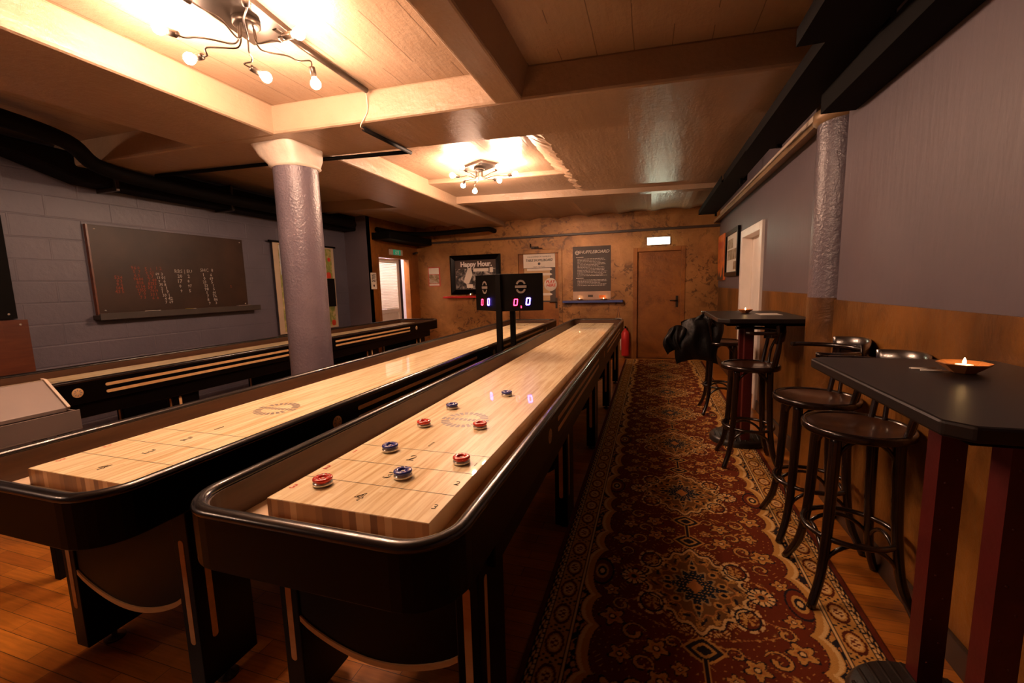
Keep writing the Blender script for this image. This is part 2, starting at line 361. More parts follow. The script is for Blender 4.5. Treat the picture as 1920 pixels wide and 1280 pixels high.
def text_geo(mb, body, size, fn, bold=0.0, align='CENTER', outline=0.0, shear=0.0, sx=1.0, res=3):
    """flat lettering added to mb; fn maps (u, v, w) to a point"""
    cu = bpy.data.curves.new('t', 'FONT'); cu.body = body; cu.size = size; cu.align_x = align; cu.align_y = 'CENTER'
    cu.resolution_u = res; cu.shear = shear; cu.offset = bold
    if outline: cu.fill_mode = 'NONE'; cu.bevel_depth = outline; cu.bevel_resolution = 0; cu.dimensions = '3D'
    o = bpy.data.objects.new('t', cu); C.objects.link(o); dg = bpy.context.evaluated_depsgraph_get(); dg.update()
    me = bpy.data.meshes.new_from_object(o.evaluated_get(dg))
    mb.add([fn((v.co.x * sx, v.co.y, v.co.z)) for v in me.vertices], [tuple(p.vertices) for p in me.polygons])
    bpy.data.objects.remove(o); bpy.data.curves.remove(cu); bpy.data.meshes.remove(me)
    return mb
def on_back(cx, cz, y):      # lettering on a surface that faces -Y
    return lambda p: (cx + p[0], y - p[2], cz + p[1])
def on_left(cy_, cz, x):     # lettering on a surface that faces +X (left wall); text runs towards +Y
    return lambda p: (x + p[2], cy_ + p[0], cz + p[1])
def on_top(cx, cy_, z): return lambda p: (cx + p[0], cy_ + p[1], z + p[2])

# ------------------------------------------------------------------ setting
XL, XDW, XR, XRN, YB, YF, ZC = -5.10, -4.65, 1.08, 1.05, 8.15, -3.6, 2.72
ZB = 2.52
struct(MB().box(-6.5, 1.4, YF - 0.1, 9.4, -0.1, 0).build('floor', M['parquet']))
struct(MB().box(-6.5, 1.4, YF - 0.1, 9.4, ZC, ZC + 0.1).build('ceiling', M['plaster']))
struct(MB().box(XL - 0.1, XL, YF, 6.56, 0, ZC).build('wall_left', M['block']))
b = MB(); b.box(XL, XDW, 6.46, 6.56, 0, ZC)
struct(b.build('wall_left_return', M['slate']))
b = MB(); b.box(XDW - 0.1, XDW, 6.4601, 6.75, 0, ZC); b.box(XDW - 0.1, XDW, 7.78, YB, 0, ZC); b.box(XDW - 0.1, XDW, 6.75, 7.78, 1.965, ZC)
struct(b.build('wall_left_doorway', M['copdoor']))
# back wall with its two door recesses
b = MB()
D1 = (-2.52, -1.62, 2.03); D2 = (-0.30, 0.54, 1.97)
b.box(XDW, D1[0], YB, YB + 0.12, 0, ZC); b.box(D1[0], D1[1], YB, YB + 0.12, D1[2], ZC); b.box(D1[1], D2[0], YB, YB + 0.12, 0, ZC)
b.box(D2[0], D2[1], YB, YB + 0.12, D2[2], ZC); b.box(D2[1], 1.4, YB, YB + 0.12, 0, ZC)
struct(b.build('wall_back', M['copper']))
# right wall: recessed far part with a doorway, near part in front of it
DR = (5.10, 6.05, 1.90)
def right_panels(z0, z1, y0, y1):
    b = MB()
    if z0 < DR[2]:
        b.box(XR, XR + 0.12, y0, DR[0], z0, min(z1, 9)); b.box(XR, XR + 0.12, DR[1], y1, z0, z1)
        if z1 > DR[2]: b.box(XR, XR + 0.12, DR[0], DR[1], DR[2], z1)
    else: b.box(XR, XR + 0.12, y0, y1, z0, z1)
    return b
struct(right_panels(1.26, ZC, 3.05, YB).build('wall_right_far', M['slate']))
struct(right_panels(0.0, 1.26, 3.05, YB).build('wall_right_far_lower', M['wains']))
struct(MB().box(XRN, 1.2, YF, 3.05, 1.24, ZC).build('wall_right_near', M['slate']))
struct(MB().box(XRN - 0.012, 1.2, YF, 3.05, 0, 1.24).build('wall_right_near_lower', M['wains']))
struct(MB().box(XL - 0.1, 1.2, YF - 0.1, YF, 0, ZC).build('wall_front', M['slate']))
struct(MB().box(XRN - 0.028, XRN - 0.012, YF, 3.05, 0, 0.11).build('baseboard_right_near', M['skirt'], bevel=0.004))
b = MB().box(XR - 0.016, XR, 3.05, DR[0] - 0.07, 0, 0.11); b.box(XR - 0.016, XR, DR[1] + 0.07, YB, 0, 0.11)
struct(b.build('baseboard_right_far', M['skirt'], bevel=0.004))
# beams (outer outlines follow the slightly skewed casting of the slab)
def beam(name, poly, z0, z1=ZC + 0.01):
    return struct(MB().prism(poly, z0, z1).build(name, M['beam'], bevel=0.02))
beam('trim_1', [(XL, 2.62), (-2.65, 2.66), (-0.9, 2.76), (1.08, 2.92), (1.08, 3.62), (-0.9, 3.42), (-2.65, 3.26), (XL, 3.12)], ZB)
beam('trim_2', [(-3.45, YF), (-2.65, YF), (-2.65, 2.68), (-3.45, 2.66)], ZB + 0.002)
beam('trim_3', [(-3.45, 3.12), (-2.65, 3.2), (-2.72, YB), (-3.5, YB)], ZB + 0.002)
b = MB(); vs = []
for y in (YF, 2.78): vs += [(-1.13, y, ZC + 0.01), (-0.96, y, ZB + 0.004), (-0.79, y, ZB + 0.004), (-0.74, y, ZC + 0.01)]
b.add(vs, [(0, 1, 5, 4), (1, 2, 6, 5), (2, 3, 7, 6), (0, 3, 2, 1), (4, 5, 6, 7), (0, 4, 7, 3)])
struct(b.build('trim_4', M['beam'], bevel=0.012))
# lower slab right of the far lamp, with a ragged broken plaster edge
rj = random.Random(4); b = MB(); n = 70; vs = []
for k in range(n + 1):
    y = 3.36 + (6.3 - 3.36) * k / n; j = rj.uniform(-1, 1) * 0.016 + 0.012 * math.sin(k * 0.9)
    vs += [(-1.12 + j * 0.3, y, ZC + 0.01), (-0.97 + j, y, 2.655 + rj.uniform(-0.008, 0.01)), (-0.90 + j, y, 2.632), (1.08, y, 2.630), (1.08, y, ZC + 0.01)]
b.add(vs, [(k * 5 + q, (k + 1) * 5 + q, (k + 1) * 5 + q + 1, k * 5 + q + 1) for k in range(n) for q in range(4)] + [(0, 1, 2, 3, 4), tuple(n * 5 + q for q in reversed(range(5)))])
struct(b.build('trim_10', M['beam']))
beam('trim_5', [(-2.70, 5.05), (-0.9, 5.25), (-0.9, 6.3), (-2.7, 6.1)], 2.665)
# lowered vaulted strip in front of the back wall
b = MB(); nx, ny = 90, 2; vs = []; fs = []
xs = [XL + (1.08 - XL) * i / nx for i in range(nx + 1)]
def vault(x): f = ((x + 0.55) / 0.56) % 1.0; return 2.570 + 0.06 * math.sqrt(max(0, 1 - (2 * f - 1) ** 2 * 0.98)) - 0.0
for x in xs:
    yf = 5.90 + (x + 2.7) * 0.13
    vs += [(x, yf, ZC), (x, yf, 2.570), (x, yf + 0.16, 2.570), (x, yf + 0.16, vault(x)), (x, YB, vault(x) + 0.0), (x, YB, ZC)]
for i in range(nx):
    for k in range(5): a = i * 6 + k; c = (i + 1) * 6 + k; fs.append((a, c, c + 1, a + 1))
b.add(vs, fs)
struct(b.build('trim_6', M['beam']))
# light band of bare plaster and the ledge along the top of the far right wall
struct(MB().box(XR - 0.006, XR, 3.3, YB, 2.385, ZB - 0.01).build('trim_7', M['cap']))
b = MB(); b.box(XR - 0.10, XR - 0.006, 3.3, YB, 2.36, 2.375); b.box(XR - 0.10, XR - 0.088, 3.3, YB, 2.33, 2.36)
struct(b.build('trim_8', M['tin'], bevel=0.003))
# dark pipe run along the back wall
struct(MB().box(XDW, XR, YB - 0.035, YB, 2.27, 2.31).build('trim_9', M['skirt'], bevel=0.004))

# big round column with painted shaft and chipped white capital
col = struct(MB().lathe([(0.168, 0), (0.168, 2.36)], (-2.75, 2.95, 0), 48).build('column', M['pillar']))
b = MB(); vs = []; levels = [(0.170, 0.0, 2.345), (0.185, 0.15, 2.36), (0.176, 0.3, 2.375), (0.19, 0.7, 2.43), (0.205, 0.95, 2.53)]; offs = (0, 0, -0.005, -0.03, -0.065)
for (r, sq, z), ox in zip(levels, offs):
    for k in range(48):
        a = 2 * PI * k / 48; c_, s_ = math.cos(a), math.sin(a); q = 1 / max(abs(c_), abs(s_)); rr = r * (1 - sq + sq * min(q, 1.3))
        vs.append((-2.75 + ox + rr * c_, 2.95 + rr * s_, z))
b.add(vs, [(i * 48 + k, i * 48 + (k + 1) % 48, (i + 1) * 48 + (k + 1) % 48, (i + 1) * 48 + k) for i in range(4) for k in range(48)], True)
b.build('capital', M['cap'], col)
# right-hand half pillar
pil = struct(MB().lathe([(0.165, 1.25), (0.165, 2.30)], (1.12, 3.22, 0), 40).build('pillar', M['pillar']))
MB().lathe([(0.167, 0), (0.167, 1.25)], (1.12, 3.22, 0), 40).build('lower_shaft', M['wains'], pil)
MB().lathe([(0.165, 2.29), (0.19, 2.31), (0.19, 2.36), (0.175, 2.37), (0.175, 2.53)], (1.12, 3.22, 0), 40).build('collar', M['tin'], pil)

# doors ------------------------------------------------------------
def door_leaf(name, x0, x1, ztop, mat, framemat, handle_x):
    d = struct(MB().box(x0 + 0.05, x1 - 0.05, YB + 0.045, YB + 0.09, 0.01, ztop - 0.05).build(name, mat, bevel=0.003))
    b = MB(); b.box(x0 - 0.015, x0 + 0.055, YB - 0.015, YB + 0.12, 0, ztop + 0.015); b.box(x1 - 0.055, x1 + 0.015, YB - 0.015, YB + 0.12, 0, ztop + 0.015)
    b.box(x0 + 0.055, x1 - 0.055, YB - 0.015, YB + 0.12, ztop - 0.055, ztop + 0.015); b.build('door_frame', framemat, d, 0.004)
    b = MB(); b.cbox((handle_x, YB + 0.04, 1.03), (0.04, 0.01, 0.20)); b.tube([(handle_x, YB + 0.04, 1.05), (handle_x, YB - 0.005, 1.05)], 0.01, 8)
    b.tube([(handle_x, YB - 0.005, 1.05), (handle_x - 0.12, YB - 0.008, 1.05)], 0.009, 8); b.build('door_handle', M['darkmetal'], d)
    return d
d1 = door_leaf('door_1', *D1, M['copdoor'], M['copper'], D1[1] - 0.11)
b = MB(); b.cbox((-2.12, YB - 0.04, 2.085), (0.14, 0.05, 0.04)); b.tube([(-2.12, YB - 0.06, 2.085), (-1.95, YB - 0.12, 2.06), (-1.98, YB - 0.03, 2.06)], 0.008, 6)
b.tube([(-2.2, YB - 0.05, 2.09), (-2.2, YB - 0.05, 2.16)], 0.012, 6); b.build('door_closer', M['darkmetal'], d1)
d2 = door_leaf('door_2', *D2, M['copdoor'], M['copdoor'], D2[1] - 0.11)
# white door in the right wall
d3 = struct(MB().box(XR + 0.09, XR + 0.12, DR[0], DR[1], 0.01, DR[2]).build('door_3', M['white']))
b = MB(); t = 0.07
b.box(XR - 0.03, XR + 0.09, DR[0] - t, DR[0] + 0.02, 0, DR[2] + t); b.box(XR - 0.03, XR + 0.09, DR[1] - 0.02, DR[1] + t, 0, DR[2] + t); b.box(XR - 0.03, XR + 0.09, DR[0] + 0.02, DR[1] - 0.02, DR[2] - 0.02, DR[2] + t)
b.build('door_frame', M['white'], d3, 0.006)
b = MB(); b.tube(catmull([(XR + 0.08, 5.42, 0.95), (XR + 0.06, 5.42, 1.15), (XR + 0.055, 5.42, 1.4), (XR + 0.08, 5.42, 1.68)]), 0.018, 8); b.build('door_handle', M['mattblack'], d3)
# lit room behind the left doorway
struct(MB().box(-6.4, XDW - 0.1, 8.6, 8.7, 0, ZC).build('wall_side_room_back', M['bluewall']))
struct(MB().box(-6.5, -6.4, 6.561, 8.7, 0, ZC).build('wall_side_room_far', M['white']))
struct(MB().box(-6.4, XDW - 0.1, 6.561, 6.66, 0, ZC).build('wall_side_room_near', M['white']))
d4 = struct(MB().box(-4.80, -4.75, 6.745, 7.785, 0, 0.012).build('door_4', M['copdoor']))
b = MB(); b.box(XDW - 0.11, XDW + 0.012, 6.70, 6.76, 0, 2.01); b.box(XDW - 0.11, XDW + 0.012, 7.77, 7.83, 0, 2.01); b.box(XDW - 0.11, XDW + 0.012, 6.76, 7.77, 1.955, 2.01)
b.build('door_frame', M['copdoor'], d4, 0.004)
def side_door():
    t = thing('louvered_door', 'white louvered door standing open in the lit doorway', 'door', (-4.765, 6.80, 0), math.radians(0))
    # leaf runs along Y just behind the opening, 0.62 wide
    b = MB(); W_, H_ = 0.80, 1.95
    b.box(-0.035, 0, 0, 0.06, 0.02, H_); b.box(-0.035, 0, W_ - 0.08, W_, 0.02, H_); b.box(-0.035, 0, 0.06, W_ - 0.08, 0.02, 0.35); b.box(-0.035, 0, 0.06, W_ - 0.08, H_ - 0.05, H_); b.box(-0.035, 0, 0.06, W_ - 0.08, 0.92, 1.0)
    b.box(-0.02, -0.015, 0.06, W_ - 0.08, 0.35, 0.92)
    b.build('frame', M['white'], t, 0.003)
    b = MB(); n = 30
    for k in range(n):
        z = 1.02 + (H_ - 0.07 - 1.02) * k / (n - 1)
        b.add([(-0.004, 0.06, z - 0.012), (-0.004, W_ - 0.08, z - 0.012), (-0.03, W_ - 0.08, z + 0.014), (-0.03, 0.06, z + 0.014), (-0.001, 0.06, z - 0.007), (-0.001, W_ - 0.08, z - 0.007), (-0.027, W_ - 0.08, z + 0.019), (-0.027, 0.06, z + 0.019)],
              [(0, 1, 2, 3), (7, 6, 5, 4), (0, 4, 5, 1), (1, 5, 6, 2), (2, 6, 7, 3), (3, 7, 4, 0)])
    b.build('louvers', M['white'], t)
side_door()
tag(MB().box(-5.30, -5.02, 7.9, 8.1, 0, 2.0).build('dark_gap_box', M['darkroom'], bevel=0.01), 'tall dark box added for the dark gap behind louvered door', 'dark box')  # added box, coloured dark to stand for the unlit gap past the door
t = thing('ceiling_panel_light', 'bright flat ceiling light in the small side room', 'lamp', (-5.3, 7.2, ZC))
MB().box(-0.3, 0.3, -0.3, 0.3, -0.03, -0.001).build('housing', M['white'], t)
MB().box(-0.27, 0.27, -0.27, 0.27, -0.04, -0.031).build('diffuser', M['roomlight'], t)

# ------------------------------------------------------------------ shuffleboard tables
def make_table():
    t = thing('shuffleboard_table', '', 'game table', (0, 0, 0), 0, 'long black shuffleboard tables')
    PW, Y0, Y1, ZP = 0.254, 0.175, 5.73, 0.802          # half playfield width, ends of the playfield, its top
    OW, LY = 0.385, 5.905                                 # outer half width, outer length
    out = rrect(-OW, OW, 0, LY, 0.13, 8); inn = rrect(-OW + 0.033, OW - 0.033, 0.033, LY - 0.033, 0.097, 8)
    MB().ring(out, inn, 0.70, 0.838).build('cabinet', M['black'], t, 0.004)
    mid = rrect(-OW + 0.0155, OW - 0.0155, 0.0155, LY - 0.0155, 0.1145, 8)
    rim = MB().tube([(x, y, 0.842) for x, y in mid], 0.0185, 14, closed=True, flat=0.75).build('rim', M['rim'], t)
    inn2 = rrect(-OW + 0.0332, OW - 0.0332, 0.0332, LY - 0.0332, 0.0968, 8); inn3 = rrect(-OW + 0.038, OW - 0.038, 0.038, LY - 0.038, 0.092, 8)
    MB().ring(inn2, inn3, 0.7455, 0.838).build('inner_rail', M['rail'], t)
    MB().prism(inn2, 0.702, 0.745).build('gutter', M['gutter'], t)
    b = MB(); b.box(-PW, PW, Y0, Y1, 0.7455, ZP)
    pf = b.build('playfield', M['play'], t, 0.0015)
    MB().box(-PW + 0.001, PW - 0.001, Y0 - 0.0012, Y0 - 0.0002, 0.746, ZP - 0.002).build('end_grain', M['endg'], pf)
    # printed lines, numbers and emblem at both ends
    z = ZP + 0.0006
    for e in (0, 1):
        ln = MB(); num = MB(); red = MB(); em = MB()
        fx = (lambda p: p) if e == 0 else (lambda p: (-p[0], Y0 + Y1 - p[1], p[2]))
        def addm(mb, src): mb.add([fx(v) for v in src.v], src.f)
        for d in (0.145, 0.286, 0.424):
            s = MB().box(-PW + 0.002, PW - 0.002, Y0 + d - 0.0008, Y0 + d + 0.0008, z - 0.0004, z); addm(ln, s)
        for ch, d, dx in (('4', 0.070, 0), ('3', 0.212, 0), ('2', 0.350, 0), ('1', 0.484, 0)):
            s = MB(); text_geo(s, ch, 0.062, on_top(dx, Y0 + d, z), outline=0.0006, bold=0.001, res=2); num = MB(); addm(num, s); num.build('score_number', M['ink'], pf)
        for ch, d in (('3', 0.075), ('2', 0.215), ('1', 0.355)):
            s = MB(); text_geo(s, ch, 0.036, on_top(-PW + 0.02, Y0 + d, z), bold=0.0006); red = MB(); addm(red, s); red.build('side_number', M['redink'], pf)
            s = MB(); text_geo(s, ch, 0.036, on_top(PW - 0.024, Y0 + d, z), outline=0.0005, bold=0.001, res=2); num = MB(); addm(num, s); num.build('side_number', M['ink'], pf)
        s = MB(); cx_, cy2 = 0.0, Y0 + 0.79
        for a0, a1 in ((0.20, PI - 0.20), (PI + 0.20, 2 * PI - 0.20)):
            n = 30; dy = 0.012 if a0 < PI else -0.012; vs = []
            for k in range(n + 1):
                a = a0 + (a1 - a0) * k / n
                for r in (0.062, 0.098): vs.append((cx_ + r * math.cos(a), cy2 + dy + r * 0.95 * math.sin(a), z))
            s.add(vs, [(2 * k, 2 * k + 1, 2 * k + 3, 2 * k + 2) for k in range(n) if k % 3 != 2])
        for q in range(11):
            x = -0.105 + q * 0.02; s.box(cx_ + x, cx_ + x + 0.013, cy2 - 0.014, cy2 + 0.014, z - 0.0004, z)
        addm(em, s)
        ln.build('foul_lines', M['ink'], pf); em.build('emblem', M['greyink'], pf)
    # lower body, inlays, rosettes
    MB().box(-OW + 0.02, OW - 0.02, 0.33, LY - 0.33, 0.60, 0.7).build('lower_body', M['black'], t, 0.004)
    for sx in (-1, 1):
        for (a, c) in ((1.08, 2.62), (3.30, 4.93)):
            for zz in (0.795, 0.748):
                x = sx * (OW + 0.0008); b = MB()
                pr = [(a + 0.01 * (1 - math.cos(q)), zz + 0.010 * math.sin(q)) for q in [PI / 2 + PI * k / 6 for k in range(7)]]
                P = [(a + 0.010 + 0.010 * math.cos(q), zz + 0.010 * math.sin(q)) for q in [PI / 2 + PI * k / 6 for k in range(7)]] + [(c - 0.010 + 0.010 * math.cos(q), zz + 0.010 * math.sin(q)) for q in [-PI / 2 + PI * k / 6 for k in range(7)]]
                b.prism(P, 0, 0.0016, lambda p, x=x, sx=sx: (x - sx * p[2] * 0 + sx * (p[2] - 0.0008), p[0], p[1]))
                b.build('side_inlay', M['inlay'], t)
        for yy in (0.93, 3.03, 5.12):
            b = MB().lathe([(0, 0.0012), (0.028, 0.0012), (0.030, 0)], (sx * (OW + 0.0004), yy, 0.772), 20, (sx, 0, 0)); ro = b.build('rosette', M['inlay'], t)
            s = MB()
            for q in range(8):
                an = q * PI / 4; s.add([(sx * (OW + 0.0022), yy + r * math.cos(an + da), 0.772 + r * math.sin(an + da)) for r, da in ((0.008, 0), (0.019, 0.25), (0.024, 0), (0.019, -0.25))], [(0, 1, 2, 3)])
            s.build('rosette_carving', M['greyink'], ro)
    # legs in pairs with maple inlays, arched end panels
    for i, yy in enumerate((0.36, 1.62, 2.85, 4.08, 5.34)):
        for sx in (-1, 1):
            x0, x1 = sorted((sx * (OW - 0.045), sx * (OW - 0.115)))
            lg = MB().box(x0, x1, yy - 0.10, yy + 0.10, 0.045, 0.60 if i not in (0, 4) else 0.70); lg = lg.build('leg', M['black'], t, 0.004)
            for face in (-1, 1):
                b = MB(); xc = (x0 + x1) / 2; yf = yy + face * 0.1006
                P = [(xc + 0.011 * math.cos(q), 0.57 + 0.01 * math.sin(q)) for q in [PI * k / 6 for k in range(7)]] + [(xc + 0.011 * math.cos(q), 0.215 + 0.01 * math.sin(q)) for q in [PI + PI * k / 6 for k in range(7)]]
                b.prism(P, 0, 0.0012, lambda p, yf=yf: (p[0], yf + p[2] - 0.0006, p[1])); b.build('leg_inlay', M['inlay'], lg)
            b = MB(); xf = sx * (OW - 0.045) + sx * 0.0006; P = [(yy - 0.05 + 0.010 * math.cos(q), 0.58 + 0.01 * math.sin(q)) for q in [PI * k / 6 for k in range(7)]] + [(yy - 0.05 + 0.010 * math.cos(q), 0.215 + 0.01 * math.sin(q)) for q in [PI + PI * k / 6 for k in range(7)]]
            b.prism(P, 0, 0.0012, lambda p, xf=xf: (xf + p[2] - 0.0006, p[0], p[1])); b.build('leg_inlay', M['inlay'], lg)
            b = MB(); b.lathe([(0, 0), (0.035, 0), (0.035, 0.008), (0.01, 0.016), (0.01, 0.05)], (xc, yy, 0.0), 14); b.lathe([(0, 0), (0.02, 0.0), (0.02, 0.006)], (xc, yy, 0.0), 12)
            b.build('leveling_foot', M['darkmetal'], lg)
        # cross panel with a curved lower edge
        n = 20; xi = OW - 0.115
        low = [(-xi + 2 * xi * k / n, 0.355 - 0.085 * math.sin(PI * k / n) ** 0.8) for k in range(n + 1)]
        ztop = 0.60 if i not in (0, 4) else 0.70
        vs = []
        for y in (yy - 0.094, yy - 0.07):
            vs += [(x, y, z_) for x, z_ in low] + [(x, y, ztop) for x, _ in low]
        m = n + 1; fs = []
        for k in range(n):
            fs += [(k, k + 1, m + k + 1, m + k), (2 * m + k, 3 * m + k, 3 * m + k + 1, 2 * m + k + 1), (k, 2 * m + k, 2 * m + k + 1, k + 1), (m + k, m + k + 1, 3 * m + k + 1, 3 * m + k)]
        fs += [(0, m, 3 * m, 2 * m), (n, 2 * m + n, 3 * m + n, m + n)]
        cpn = MB().add(vs, fs).build('arched_panel', M['black'], t)
        vs = []
        for y in (yy - 0.099, yy - 0.065):
            vs += [(x, y, z_ - 0.006) for x, z_ in low] + [(x, y, z_ + 0.012) for x, z_ in low]
        MB().add(vs, fs).build('panel_edging', M['inlay'], cpn)
    return t
tab = make_table()
tab.location = (-0.763, 0.704, 0); tab['label'] = 'nearest shuffleboard table with red and blue pucks lying on it'
tB = dup(tab, (-1.751, 0.657, 0), 0, 'middle shuffleboard table with empty playfield, standing between the column and the puck table')
tA = dup(tab, (-3.835, 0.78, 0), 0, 'shuffleboard table standing farthest left, along the blockwork wall with the chalkboard')

# pucks
def make_puck(col, nm):
    t = thing('puck', '', 'puck', (0, 0, 0), 0, 'pucks on the nearest table')
    MB().lathe([(0, 0), (0.024, 0.0), (0.0275, 0.002), (0.0285, 0.006), (0.0275, 0.0105), (0.024, 0.013), (0.023, 0.0145)], n=36).build('steel_base', M['steel'], t)
    MB().lathe([(0.0225, 0.014), (0.0270, 0.0155), (0.0285, 0.019), (0.0275, 0.0225), (0.0245, 0.0245), (0.0150, 0.0245), (0.0135, 0.0235), (0.0130, 0.019), (0, 0.019)], n=36).build('cap', col, t)
    s = MB(); text_geo(s, '9', 0.016, on_top(0, 0, 0.0196), bold=0.0004)
    for k in range(10):
        a = 2 * PI * k / 10; ca, sa = math.cos(a), math.sin(a)
        for (r0, r1, da) in ((0.018, 0.0225, 0.11),): s.add([(r * math.cos(a + d), r * math.sin(a + d), 0.02485) for r, d in ((r0, -da), (r1, -da * 0.8), (r1, da * 0.8), (r0, da))], [(0, 1, 2, 3)])
    s.build('lettering', M['greyedge'], t)
    return t
ZPF = 0.8025
pr = make_puck(M['redcap'], 'red'); pb = make_puck(M['bluecap'], 'blue')
reds = [((-0.919, 0.987), 0.2, 'red puck nearest the end of the table, beside the red 3'), ((-0.583, 1.235), 1.0, 'red puck near the right edge, in the bright reflection'),
        ((-0.895, 1.548), 2.1, 'red puck lying left of the round emblem'), ((-0.656, 1.578), 3.0, 'red puck overlapping the right rim of the round emblem')]
blues = [((-0.713, 1.092), 0.6, 'blue puck covering part of the outlined 3, beside the big 4'), ((-0.876, 1.272), 1.4, 'blue puck near the left edge, between the score lines'),
         ((-0.894, 1.815), 2.2, 'blue puck just beyond the round emblem, by the left edge'), ((-0.715, 2.10), 3.3, 'blue puck farthest from the near end, in mid playfield')]
for proto, L in ((pr, reds), (pb, blues)):
    for i, ((x, y), rz, lab) in enumerate(L):
        if i == 0: proto.location = (x, y, ZPF); proto.rotation_euler = (0, 0, rz); proto['label'] = lab
        else: dup(proto, (x, y, ZPF), rz, lab)

# scoreboard between the two near tables
t = thing('scoreboard', 'black two-faced electronic scoreboard on two posts between the tables', 'scoreboard', (-1.257, 3.55, 0))
A_, B_, C_, D_ = Vector((0, 0.0)), Vector((0.36, 0.15)), Vector((0.03, 0.42)), Vector((-0.32, 0.26))
z0, z1 = 1.155, 1.478
MB().prism([(A_.x, A_.y + .012), (B_.x, B_.y), (C_.x, C_.y), (D_.x, D_.y)], z0, z1).build('housing', M['mattblack'], t, 0.004)
for yy in (0.0, 0.385):
    b = MB(); b.box(-0.024, 0.024, yy - 0.02 + (0 if yy == 0 else 0.0), yy + 0.02, 0.68, z1 - 0.002 if yy == 0 else z0 + 0.01); b.build('post', M['mattblack'], t, 0.004)
MB().box(-0.115, 0.115, -0.05, 0.44, 0.66, 0.685).build('mounting_plate', M['mattblack'], t, 0.002)
def face(P, Q, name, flip):
    d = (Q - P).normalized(); nrm = Vector((d.y, -d.x)); Wd = (Q - P).length
    if nrm.y > 0: nrm = -nrm
    def fn(u0, v0):
        return lambda p: (P.x + d.x * (u0 + p[0]) + nrm.x * (0.003 + p[2]), P.y + d.y * (u0 + p[0]) + nrm.y * (0.003 + p[2]), v0 + p[1])
    em = MB(); u0 = Wd * 0.46; f = fn(u0, 1.365)
    for a0, a1, dv in ((0.15, PI - 0.15, 0.016), (PI + 0.15, 2 * PI - 0.15, -0.016)):
        n = 20; vs = []
        for k in range(n + 1):
            a = a0 + (a1 - a0) * k / n
            for r in (0.026, 0.042): vs.append(f((r * math.cos(a), dv + r * math.sin(a), 0)))
        em.add(vs, [(2 * k, 2 * k + 1, 2 * k + 3, 2 * k + 2) for k in range(n)])
    em.add([f(p) for p in ((-0.05, -0.011, 0), (0.05, -0.011, 0), (0.05, 0.011, 0), (-0.05, 0.011, 0))], [(0, 1, 2, 3)])
    em.build('emblem', M['greyink'], t)
    def digit(mb, uu, vv, h=0.052, w=0.028, th=0.0075, left=True, right=True):
        g = fn(uu, vv)
        segs = [(-w / 2, w / 2, h / 2 - th / 2, h / 2 + th / 2), (-w / 2, w / 2, -h / 2 - th / 2, -h / 2 + th / 2)]
        if left: segs.append((-w / 2 - th / 2, -w / 2 + th / 2, -h / 2, h / 2))
        if right: segs.append((w / 2 - th / 2, w / 2 + th / 2, -h / 2, h / 2))
        sh = 0.12
        for (a, b_, c, e) in segs: mb.add([g((x + sh * y, y, 0.001)) for x, y in ((a, c), (b_, c), (b_, e), (a, e))], [(0, 1, 2, 3)])
    r = MB(); digit(r, Wd * 0.33, 1.232)
    if not flip:
        g = fn(Wd * 0.46, 1.188)
        for dv in (-0.004, 0.008): r.add([g(p) for p in ((-0.004, dv - 0.003, .001), (0.004, dv - 0.003, .001), (0.004, dv + 0.003, .001), (-0.004, dv + 0.003, .001))], [(0, 1, 2, 3)])
    r.build('red_digit', M['ledred'], t)
    bl = MB(); digit(bl, Wd * 0.63, 1.236, 0.056, 0.03, 0.009); bl.build('blue_digit', M['ledblue'], t)
face(Vector((0.024, 0.01)), B_, 'right', False); face(D_, Vector((-0.024, 0.02)), 'left', True)

